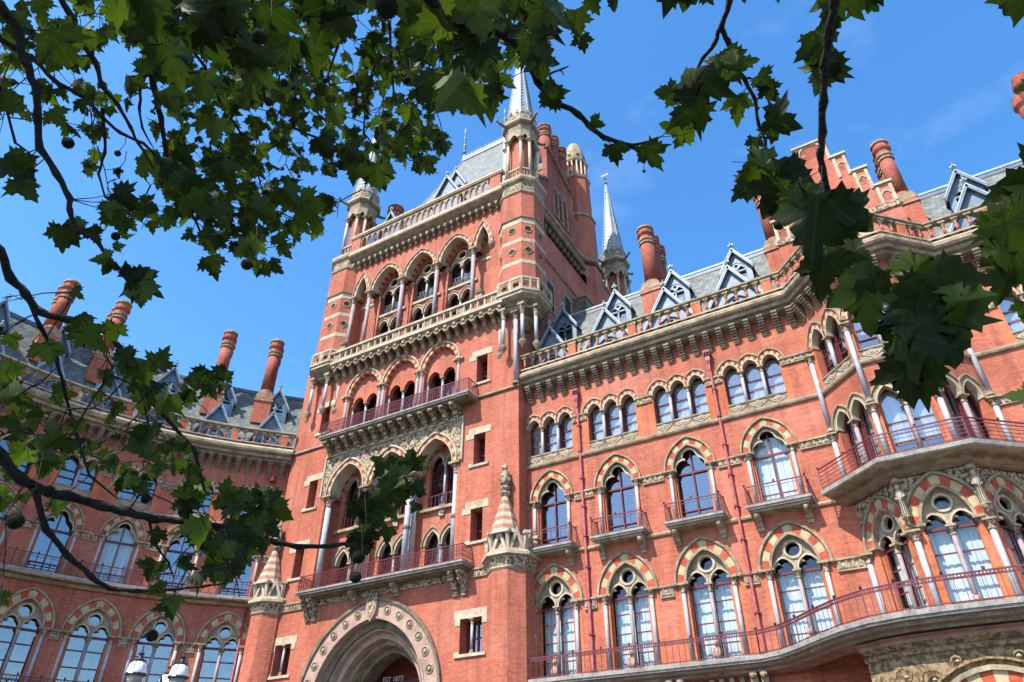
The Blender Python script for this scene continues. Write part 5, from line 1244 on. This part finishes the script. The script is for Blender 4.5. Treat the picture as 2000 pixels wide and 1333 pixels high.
# a leaf split in strips so that it can curl: subdivide triangles once along the fold
class Leaves:
    def __init__(s): s.v = []; s.f = []; s.t = []; s.uv = []
    def add(s, base, tip, nrm, L_, fold=.25, droop=.25, tint=.3, width=1.0, rr=R_):
        t = tip.normalized(); n = (nrm - t*nrm.dot(t)).normalized(); x = t.cross(n)
        jit = [(rr.uniform(-.045,.045), rr.uniform(-.045,.045)) for _ in HALF]; tw = rr.uniform(-.25,.25)
        for sx in (-1, 1):
            o = len(s.v); nh = len(HALF)
            for (px, py), (jx, jy) in list(zip(HALF, jit)) + [((p_[0]*.55, .3+(p_[1]-.3)*.55), (0, 0)) for p_ in HALF] + [((0, .3), (0, 0))]:
                ax = px*width + (jx if px else 0); ay = py + jy
                z = -fold*ax*ax*1.2 - droop*ay*ay*.6 - .25*fold*ax + .05*sin(ay*9+ax*7)*ax + tw*sx*ax*.5
                s.v.append(base + (x*(sx*ax) + t*ay + n*z)*L_); s.uv += [sx*px, py, 0]
            for q in [(i, i+1, nh+i+1, nh+i) for i in range(nh-1)] + [(nh+i, nh+i+1, 2*nh) for i in range(nh-1)]: s.f.append([o+i for i in (q if sx > 0 else q[::-1])]); s.t.append(tint)
    def obj(s, name, parent):
        me = bpy.data.meshes.new(name); me.from_pydata([tuple(p) for p in s.v], [], s.f); me.materials.append(MAT['leaf'])
        at_ = me.attributes.new('tint', 'FLOAT', 'FACE'); at_.data.foreach_set('value', s.t)
        me.attributes.new('blade', 'FLOAT_VECTOR', 'POINT').data.foreach_set('vector', s.uv)
        for p in me.polygons: p.use_smooth = True
        return part(name, me, parent)
TREE = thing('plane_tree', (16.6, -37.4, 0), 'plane tree with dark lobed leaves and hanging seed balls in the foreground', 'tree')
trunk = Vector((16.6, -37.4, 0))
tk = MB(); tk.tube([trunk, trunk+Vector((.05,.0,1.5)), trunk+Vector((.2,.1,3.2)), trunk+Vector((.4,.3,5.0)), trunk+Vector((.6,.5,7.5)), trunk+Vector((.7,.6,10))], [.48,.40,.36,.33,.26,.14], 14, 'bark')
part('trunk', tk, TREE)
D = 3.2
# traced boughs: (depth start, depth end, radius start, radius end, [(px, py)...])
BR = [
 (2.6,2.4,.014,.005,[(-60,-60),(0,10),(35,60),(50,120),(72,170),(72,230),(78,290),(110,340),(137,390),(137,410),(150,450),(190,470),(215,510),(245,535)]),
 (3.4,3.6,.013,.005,[(90,-60),(145,40),(160,80),(190,130),(200,170),(230,205),(255,250),(270,280),(300,330)]),
 (3.2,3.2,.010,.004,[(-30,60),(30,95),(60,110),(115,165),(165,190),(200,230),(235,260),(280,280),(330,330),(380,380)]),
 (3.5,3.6,.008,.003,[(200,210),(203,260),(205,300),(192,340),(205,385),(225,400)]),
 (4.2,4.4,.022,.006,[(240,-80),(250,0),(275,60),(290,125),(300,170),(315,230),(325,300),(350,360),(375,420),(400,470)]),
 (4.2,4.5,.010,.004,[(290,140),(275,165),(272,210),(278,250),(300,290)]),
 (4.6,4.8,.012,.004,[(330,-50),(345,20),(350,70),(400,130),(430,200),(470,260),(500,330),(520,400)]),
 (4.0,4.3,.016,.005,[(480,-60),(500,40),(560,60),(565,120),(575,190),(573,250),(620,270),(660,300)]),
 (5.0,5.0,.012,.004,[(640,-60),(665,40),(660,90),(640,150),(650,200),(670,240)]),
 (4.6,4.8,.012,.004,[(735,-60),(750,60),(735,120),(715,200),(710,260),(735,290)]),
 (4.8,4.8,.010,.003,[(760,40),(765,130),(770,190),(790,240),(800,250)]),
 (1.9,2.1,.013,.005,[(790,-70),(840,0),(870,35),(900,50),(950,60),(1000,80),(1030,115),(1050,160),(1080,195),(1130,225),(1150,245),(1180,270),(1230,285),(1262,300),(1290,322)]),
 (2.1,2.1,.005,.003,[(1230,285),(1265,278),(1290,268)]),
 (2.2,2.2,.009,.003,[(1450,-60),(1425,0),(1408,55),(1395,85),(1372,115),(1358,145),(1347,165)]),
 (2.2,2.2,.008,.003,[(1408,55),(1422,80),(1428,120),(1455,155),(1475,195),(1482,245),(1495,275),(1495,320)]),
 (2.2,2.2,.003,.002,[(1460,152),(1485,157),(1505,175),(1525,195)]),
 (1.5,1.6,.0085,.004,[(1640,-60),(1630,0),(1617,75),(1608,130),(1608,200),(1607,260),(1602,300),(1605,330),(1618,380),(1632,430),(1650,480),(1680,520),(1720,560),(1745,595),(1765,630),(1785,665)]),
 (1.6,1.6,.004,.002,[(1690,530),(1730,580),(1765,610),(1800,600)]),
 (3.4,3.2,.018,.007,[(-60,420),(0,490),(20,545),(50,575),(80,610),(135,625),(170,632),(200,640),(235,680),(250,720),(270,760),(310,800),(380,880),(400,960)]),
 (3.4,3.6,.009,.004,[(50,575),(80,640),(110,700),(125,760),(150,850),(175,930),(230,975)]),
 (3.0,3.3,.020,.008,[(-60,800),(0,890),(40,935),(70,955),(130,968),(200,988),(250,1000),(300,1015),(370,1018),(430,1030),(500,1048),(540,1060),(580,1068),(650,1066),(700,1058),(725,1045)]),
 (3.0,3.2,.012,.004,[(70,955),(90,1035),(130,1085),(180,1128),(215,1150),(260,1155),(340,1152),(400,1145),(440,1140)]),
 (3.2,3.2,.006,.003,[(290,1010),(300,1060),(330,1100),(340,1130)]),
 (2.6,2.6,.006,.003,[(700,1058),(730,1000),(750,960),(790,900)]),
 (1.8,1.8,.006,.003,[(2900,-200),(2300,300),(2060,400),(2000,450),(1975,480),(1960,520)]),
 (5.0,5.2,.012,.004,[(410,-40),(430,60),(460,140),(440,220),(410,280),(420,340)]),
 (5.5,5.5,.012,.004,[(830,-40),(850,80),(830,160),(860,240)]),
 (3.8,3.8,.007,.003,[(0,170),(30,280),(60,300)]),
]
NODE = []
for i, (d0, d1, r0, r1, P) in enumerate(BR):
    n = len(P); pts = []; rs = []
    for k, (x, y) in enumerate(P):
        f = k/(n-1); pts.append(at(x, y, d0+(d1-d0)*f)); rs.append(r0+(r1-r0)*f)
    # refine with knots and slight wobble
    q = []; qr = []
    for k in range(n-1):
        for j in range(3):
            f = j/3; p = pts[k].lerp(pts[k+1], f); w_ = rs[k]*(.35 if j else .1); q.append(p + Vector((R_.uniform(-1,1), R_.uniform(-1,1), R_.uniform(-1,1)))*w_); qr.append((rs[k]+(rs[k+1]-rs[k])*f)*(1.25 if j == 0 else .95))
    q.append(pts[-1]); qr.append(rs[-1]*.7)
    if P[0][0] < 2000 and (P[0][0] < 0 or P[0][1] < 0):        # bough continues out of the frame back to the crown
        root = trunk + Vector((.4, .3, 5.4)) + Vector((0,0,R_.uniform(-.6,1.4)))
        s0 = q[0]; mid_ = s0.lerp(root, .5) + Vector((0, 0, .5)); r_ = qr[0]
        q = [root, root.lerp(mid_, .5)+Vector((0,0,.15)), mid_, mid_.lerp(s0, .6)+Vector((0,0,.1))] + q; qr = [r_*3, r_*2.4, r_*1.8, r_*1.3] + qr
    NODE += q[4:] if len(q) > 12 else q
    b = MB(); b.tube(q, qr, 7, 'bark'); part('branch', b, TREE)
LV = Leaves(); TWIG = MB()
def leafpx(px, py, d, size_px, ang, tint=None, tilt=.55, rr=R_, stalk=True):
    """one leaf: centre, distance, length in photo pixels, direction of its tip"""
    Lm = size_px*d/1380*1.0; c = at(px, py, d); view = (c-CAM).normalized()
    a = radians(ang); tip = CR*cos(a) + CU*sin(a) + view*rr.uniform(-.45,.45)
    nrm = -view + Vector((rr.uniform(-1,1), rr.uniform(-1,1), rr.uniform(-1,1)))*tilt + Vector((0,0,.1))
    tip = (tip - view*tip.dot(view)*.5).normalized()
    base = c - tip*Lm*.45
    LV.add(base, tip, nrm, Lm*.61, rr.uniform(.0,.9), rr.uniform(-.3,.9), rr.uniform(0,.6) if tint is None else tint, rr.uniform(.8,1.1), rr)
    if stalk:
        e = min(NODE, key=lambda q: (q-base).length_squared); dl = (e-base).length; rk = .0011*min(d, 4)/2
        if dl > Lm*1.2: e = base + (e-base).normalized()*Lm*.25; dl = Lm*.25
        TWIG.tube([base + tip*Lm*.02, base.lerp(e, .4) + Vector((0, 0, -.06*dl)), e], [rk, rk, rk*1.3], 4, 'bark')
BIG = [(430,105,2.3,150,-60),(485,185,2.3,140,-100),(560,45,2.3,150,-40),(625,70,2.3,140,-110),(300,45,2.3,140,-70),(385,60,2.3,150,-120),(350,140,2.4,130,-60),(235,25,2.3,120,-90),(520,115,2.3,130,-30),(450,35,2.3,130,-80),(400,190,2.5,110,-80),(560,120,2.4,110,-100),(680,60,2.3,120,-60),(610,130,2.4,110,-80),(340,210,2.8,80,-60),(420,270,3.0,90,-90),(370,320,3,80,-50),(450,350,3,90,-60),(400,410,3,90,-40),(360,370,3.1,80,-120),(440,430,3,90,-60),(520,420,3,90,-30),(580,400,3,100,-50),(610,430,3,90,-60),(620,400,3.1,80,-20),(660,240,3.4,70,-70),(700,310,3.3,80,-40),(690,345,3.3,80,-90),(640,300,3.3,80,-60),(740,360,3.1,100,-80),(760,345,3.2,70,-20),(790,300,3.3,70,-60),(870,295,3.4,60,-70),(50,345,2.6,110,-40),(25,325,2.6,70,-150),(60,385,2.6,80,-60),(30,60,2.8,70,-90),(20,210,2.9,60,-60),(125,110,2.6,120,-60),(135,90,2.7,90,-120),(100,130,2.8,70,-120),(120,240,2.7,60,-50),(165,215,2.8,50,-60),
 (150,390,2.5,0,0),(120,480,2.5,85,-90),(145,470,2.5,70,-50),(245,560,2.4,110,-165),(300,565,2.4,100,-30),(275,530,2.4,80,30),(275,590,2.4,70,-80),(205,530,2.4,50,-120),(190,508,2.4,60,-170),(160,450,2.5,60,-50),(190,470,2.5,60,-60),(230,440,2.5,80,-60),(215,420,2.5,60,-80),(260,400,2.6,90,-30),(240,480,2.5,35,10),
 (420,530,3.3,75,-70),(545,528,3.3,60,-40),(320,690,3.0,70,60),(285,745,3.0,80,-60),(165,640,3.0,60,-60),(160,620,3.1,50,60),(140,665,3.1,60,-130),
 (530,970,2.9,110,30),(545,985,2.9,110,-20),(560,1010,2.9,80,-30),(505,1000,2.9,90,-60),(540,1040,2.9,70,-40),(485,1060,3.0,110,-100),(470,1100,3.0,90,-70),(440,1080,3.0,80,-90),(520,1075,2.9,60,-80),(300,1060,3.1,60,-120),(340,1190,3.2,50,-90),(315,1160,3.1,50,-60),
 (805,885,2.5,80,70),(825,900,2.5,65,20),(780,905,2.5,60,150),(740,965,2.4,130,-160),(790,955,2.4,110,-40),(770,930,2.5,90,-60),(825,960,2.5,60,-40),(720,1015,2.5,110,-60),(690,1045,2.5,80,-170),(715,1075,2.5,90,-80),(690,1085,2.5,70,-110),(745,1020,2.5,80,-30),(760,990,2.5,80,-40),
 (868,200,1.7,165,-130),(845,195,1.8,130,-100),(905,170,1.8,120,-60),(955,215,2.0,110,-90),(965,180,2.0,90,-100),(930,130,1.9,150,-100),(880,80,1.9,150,-70),(800,60,2.0,170,-120),(780,20,2.0,150,-60),(850,20,2.1,120,-150),(940,60,1.9,140,-80),(975,20,2.0,110,-40),(1000,95,2.0,90,-100),
 (1095,45,1.8,150,-50),(1065,110,1.8,120,-50),(1060,150,1.8,90,-80),(1100,180,1.9,90,10),(1085,205,1.9,80,-60),(1080,20,1.9,120,-20),(1130,60,1.9,90,-80),(1140,95,2.0,60,-80),(1030,30,1.9,90,-60),(1200,10,2.0,60,-90),(1175,245,2.0,55,-15),(1202,315,2.0,62,-80),(1280,325,2.0,88,-62),(1165,20,2.0,60,-60),
 (1290,180,2.1,60,175),(1345,215,2.0,150,-100),(1320,235,2.0,120,-140),(1310,250,2.1,90,170),(1305,5,2.1,110,-110),(1340,0,2.1,80,-90),(1385,0,2.1,60,-60),(1465,118,2.0,85,15),(1440,130,2.1,70,-60),(1400,150,2.1,70,-120),(1410,118,2.1,30,160),(1440,225,2.1,72,-90),(1500,165,2.1,50,-40),(1510,190,2.1,50,-60),(1545,245,2.0,90,-10),(1475,295,2.1,50,-90),(1440,375,2.1,72,-140),(1458,385,2.1,55,-90),(1530,340,1.9,130,-20),(1520,385,1.9,140,-90),(1545,320,2.0,100,60),(1510,410,1.9,110,-110),
 (1620,110,1.6,110,-60),(1650,115,1.6,60,20),(1600,165,1.6,100,-110),(1635,150,1.6,90,-40),(1575,118,1.6,30,170),(1620,30,1.6,110,-110),(1640,20,1.6,90,-60),(1705,10,1.7,80,-40),(1720,0,1.7,60,-60),(1520,0,1.9,30,-90),(1455,-5,1.9,40,-90),
 (1590,470,1.35,190,-95),(1600,560,1.35,130,-100),(1640,440,1.5,110,-30),(1690,440,1.5,120,-35),(1655,480,1.5,110,-60),(1620,500,1.5,100,-150),(1690,500,1.4,80,-20),(1580,410,1.5,120,-60),(1620,390,1.6,80,-20),
 (1780,560,1.4,120,-110),(1800,590,1.4,110,-40),(1700,620,1.3,170,-80),(1690,570,1.3,110,-120),(1660,600,1.4,90,-60),(1850,600,1.3,190,30),(1880,630,1.3,220,-55),(1860,680,1.3,160,-80),(1820,620,1.3,150,-120),(1920,580,1.3,120,10),(1760,730,1.3,170,-110),(1740,720,1.3,160,-160),(1780,770,1.3,130,-80),(1820,720,1.35,110,-20),(1770,680,1.35,130,-90),(1790,700,1.35,120,-60),(1850,740,1.35,90,-10),
 (1955,490,1.5,160,-130),(1985,470,1.5,120,-60),(1990,540,1.5,140,-90),(1985,360,1.6,120,-160),(1990,400,1.6,100,-120),(1960,510,1.5,80,-70),(1998,20,1.6,100,-100),(1965,10,1.7,60,-100),(1995,170,1.7,40,-160),(1990,770,1.6,70,170),(2000,620,1.5,60,-90)]
for (x, y, d, sz, an) in BIG:
    if sz: leafpx(x, y, d, sz*(.86 if x < 1200 else 1.1 if x < 1560 else .98), an, tint=R_.choice([0,.05,.1,.15,.3,.6]) if x < 1900 or y > 600 else R_.choice([.2,.6,.8]), tilt=.4)
CL = [(40,60,55,9),(20,150,40,8),(20,230,40,7),(130,90,45,12),(115,30,55,14),(200,25,60,26),(100,190,35,6),(175,260,28,5),(160,160,35,8),(195,200,35,7),(240,200,25,4),(185,310,22,3),(215,385,18,2),(225,350,12,2),
 (290,80,45,24),(280,30,60,28),(345,50,60,34),(420,60,60,36),(500,50,60,34),(560,50,60,32),(620,40,60,26),(700,40,60,22),(760,110,50,20),(850,60,60,22),(920,80,60,24),(960,40,50,16),(330,140,55,26),(400,150,60,34),(470,160,60,32),(380,210,50,22),(450,210,45,20),(540,150,50,22),(620,150,50,18),(700,160,55,22),(780,150,50,22),(850,130,50,18),(900,170,50,18),
 (600,210,42,14),(660,225,42,14),(740,225,40,12),(800,240,50,24),(850,285,32,12),(870,300,20,4),(550,230,30,9),(565,290,32,10),(590,320,30,9),(650,290,35,12),(690,300,30,9),(660,330,25,5),(735,345,30,8),(745,310,30,6),(780,290,38,14),(830,310,25,7),
 (300,250,20,3),(330,330,45,16),(400,360,55,26),(380,430,55,24),(450,400,50,24),(340,380,40,12),(520,370,55,28),(560,420,50,22),(610,430,40,14),(480,450,50,20),(500,500,40,8),(420,470,40,9),(560,480,30,5),(250,450,30,6),(305,420,35,8),(440,310,50,20),(480,280,40,14),(360,290,40,12),(640,410,20,4),(510,310,40,12),
 (20,640,40,7),(25,780,60,16),(70,850,50,14),(60,910,60,14),(30,840,40,8),(120,900,50,10),(170,860,50,12),(220,720,40,10),(200,690,35,8),(300,780,50,14),(340,810,40,12),(400,770,50,12),(440,765,28,6),(290,850,45,12),(230,910,50,16),(300,910,60,22),(330,880,40,8),(280,960,45,12),(250,830,40,6),(130,800,40,6),(190,800,40,6),(20,990,40,8),(90,740,40,5),(90,1000,30,3),
 (470,1010,60,22),(430,1050,55,16),(500,1080,45,12),(400,1000,45,10),(380,1060,30,5),(340,1100,40,7),(300,1130,25,4),(450,1130,40,8),(325,1190,20,3),(380,940,40,5),(0,1180,15,3),(240,750,20,4),(150,570,18,3),(10,590,15,2),
 (760,960,60,12),(720,1040,45,8),(800,930,35,5),(1010,50,50,8),(1060,30,50,8),(1110,130,20,2),(960,120,40,10),(1975,540,40,8),(1990,430,35,5)]
for (x, y, r, n) in CL:
    d0 = 4.6 if y < 520 and x < 950 else 3.3
    if x > 1000: d0 = 2.0 if x < 1500 else 1.7
    d0 *= R_.uniform(.85, 1.2)
    # a twig with side shoots runs from the nearest bough through this clump
    c0 = at(x, y, d0); near = min(NODE, key=lambda q: (q-c0).length_squared)
    if (near-c0).length < 1.6:
        ends = [c0] + [at(x+R_.uniform(-r, r), y+R_.uniform(-r, r), d0*R_.uniform(.92, 1.08)) for _ in range(2 + n//6)]; st0 = near
        for j, e in enumerate(ends):
            a_ = near if j == 0 else near.lerp(c0, R_.uniform(.5, .95)); m_ = a_.lerp(e, .5) + Vector((0, 0, .05))*(e-a_).length; tw_ = [a_, a_.lerp(m_, .5), m_, m_.lerp(e, .5), e]
            TWIG.tube(tw_, [.004, .0035, .003, .0025, .0018] if j == 0 else [.0028, .0025, .002, .0018, .0014], 5, 'bark'); NODE += tw_[1:]
    for k in range(int(n*(.9 if y < 540 and x < 1000 else .42))):
        a = R_.uniform(0, 2*pi); q = r*sqrt(R_.random()); d = d0*R_.uniform(.88, 1.14)
        sz = R_.choice([.09,.11,.13,.15,.17])/d*1380*(1.0 if y < 560 else .95)
        if d0 < 2.5: sz = min(sz, 90)
        leafpx(x+q*cos(a), y+q*sin(a), d, sz, R_.gauss(-75, 45), tint=R_.choice([0,.1,.2,.3,.5,.8]), tilt=.8)
LV.obj('foliage', TREE)['kind'] = 'stuff'
# rest of the crown, unseen above the camera, added to shade the leaves
UP = Leaves(); rr = random.Random(11)
for k in range(2600):
    p = Vector((rr.uniform(12, 27), rr.uniform(-43, -33), rr.uniform(4.4, 11)))
    v = p-CAM; f = v.dot(CF)
    if f > 0:
        px, py = 1000+1380*v.dot(CR)/f, 666.5-1380*v.dot(CU)/f
        if -260 < px < 2260 and -260 < py < 1600: continue
    if v.length < 1.6: continue
    tip = Vector((rr.uniform(-1,1), rr.uniform(-1,1), rr.uniform(-1.2,.1))); UP.add(p, tip, Vector((rr.uniform(-.6,.6), rr.uniform(-.6,.6), 1)), rr.uniform(.16,.24), .3, .3, rr.uniform(0,.6), 1, rr)
UP.obj('foliage', TREE)['kind'] = 'stuff'
part('twigs', TWIG, TREE)
# seed balls
sb = MB(); sb.lathe([(0.001,-.016),(.009,-.013),(.0145,-.006),(.016,0),(.0145,.006),(.009,.013),(.001,.016)], 0, 0, 12, 'ball', smooth=True)
for k in range(160):
    z = 1-2*(k+.5)/160; a = k*2.4; q = sqrt(1-z*z); sb.bar((q*cos(a)*.014, q*sin(a)*.014, z*.014), (q*cos(a)*.0174, q*sin(a)*.0174, z*.0174), .0013, 'ball')
sb = sb.mesh('seed_ball')
for (x, y, rp) in [(755,15,19),(297,1242,9),(695,1128,10),(820,965,7),(30,1018,12),(95,960,9),(285,975,8),(700,1088,12),(498,530,0),(482,517,10),(665,322,8),(692,180,7),(555,162,7),(598,148,6),(505,72,13),(525,200,7),(230,300,5),(230,334,5),(275,319,4),(133,280,9),(226,462,7),(795,157,7),(780,65,10),(1011,128,5),(1010,120,5),(1521,440,9),(1258,335,3),(790,315,4),(635,158,5),(620,290,4),(660,305,4),(1375,80,0),(552,330,3),(584,345,3),(545,975,0),(420,1112,6),(560,1040,0),(1480,212,3),(297,218,3),(302,222,2),(735,285,6),(717,230,4)]:
    if not rp: continue
    d = .016*1380/rp; d = max(1.3, min(5.2, d)); sc_ = rp*d/1380/.016; c = at(x, y, d)
    o = part('seed_ball', sb, TREE, Matrix.Translation(c) @ Matrix.Rotation(R_.uniform(0,3), 4, 'X') @ Matrix.Scale(sc_, 4))
    q = MB(); q.tube([c + Vector((0,0,.015)), c + Vector((.005,.01,.08)), c + Vector((-.005,.0,.16))], .0011*d/2, 4, 'bark'); part('stalk', q, TREE)
# ================================================================== WORLD, SUN
SUN = Vector((-.27, -1.0, 1.42)).normalized()
el = math.asin(SUN.z); 
wd = bpy.data.worlds.new('World'); S.world = wd; wd.use_nodes = True; nt = wd.node_tree; nt.nodes.clear()
out = nt.nodes.new('ShaderNodeOutputWorld'); bg = nt.nodes.new('ShaderNodeBackground'); sky = nt.nodes.new('ShaderNodeTexSky'); sky.sky_type = 'NISHITA'
sky.sun_disc = False; sky.sun_elevation = el; sky.sun_rotation = math.atan2(SUN.x, SUN.y); sky.air_density = 1.0; sky.dust_density = .6; sky.ozone_density = 2.0; sky.altitude = 0
tc = nt.nodes.new('ShaderNodeTexCoord'); mp = nt.nodes.new('ShaderNodeMapping'); mp.inputs['Scale'].default_value = (1, 1, 2.2)
nz = nt.nodes.new('ShaderNodeTexNoise'); nz.inputs['Scale'].default_value = 2.6; nz.inputs['Detail'].default_value = 8; nz.inputs['Roughness'].default_value = .62
mr = nt.nodes.new('ShaderNodeMapRange'); mr.inputs[1].default_value = .6; mr.inputs[2].default_value = .85; mr.inputs[3].default_value = 0; mr.inputs[4].default_value = .13
mx = nt.nodes.new('ShaderNodeMix'); mx.data_type = 'RGBA'; mx.inputs[7].default_value = (7.5, 8.2, 9.0, 1)
L(nt, tc.outputs['Generated'], mp.inputs[0]); L(nt, mp.outputs[0], nz.inputs['Vector']); L(nt, nz.outputs['Fac'], mr.inputs[0]); L(nt, mr.outputs[0], mx.inputs[0])
hs = nt.nodes.new('ShaderNodeHueSaturation'); hs.inputs['Saturation'].default_value = 1.3; hs.inputs['Value'].default_value = 1.45; L(nt, sky.outputs[0], hs.inputs['Color']); L(nt, hs.outputs[0], mx.inputs[6]); L(nt, mx.outputs[2], bg.inputs[0]); bg.inputs[1].default_value = .13; L(nt, bg.outputs[0], out.inputs[0])
sl = bpy.data.lights.new('sun', 'SUN'); sl.energy = 4.9; sl.angle = radians(.5); sl.color = (1, .95, .87)
so_ = bpy.data.objects.new('sun', sl); COL.objects.link(so_); so_.rotation_euler = (-SUN).to_track_quat('-Z', 'Y').to_euler()
S.view_settings.view_transform = 'Standard'; S.view_settings.look = 'None'; S.view_settings.gamma = 1; S.view_settings.exposure = .92
S.render.engine = 'CYCLES'; S.cycles.max_bounces = 8; S.cycles.transparent_max_bounces = 12
for o in bpy.data.objects:
    if '_loc' in o: del o['_loc']
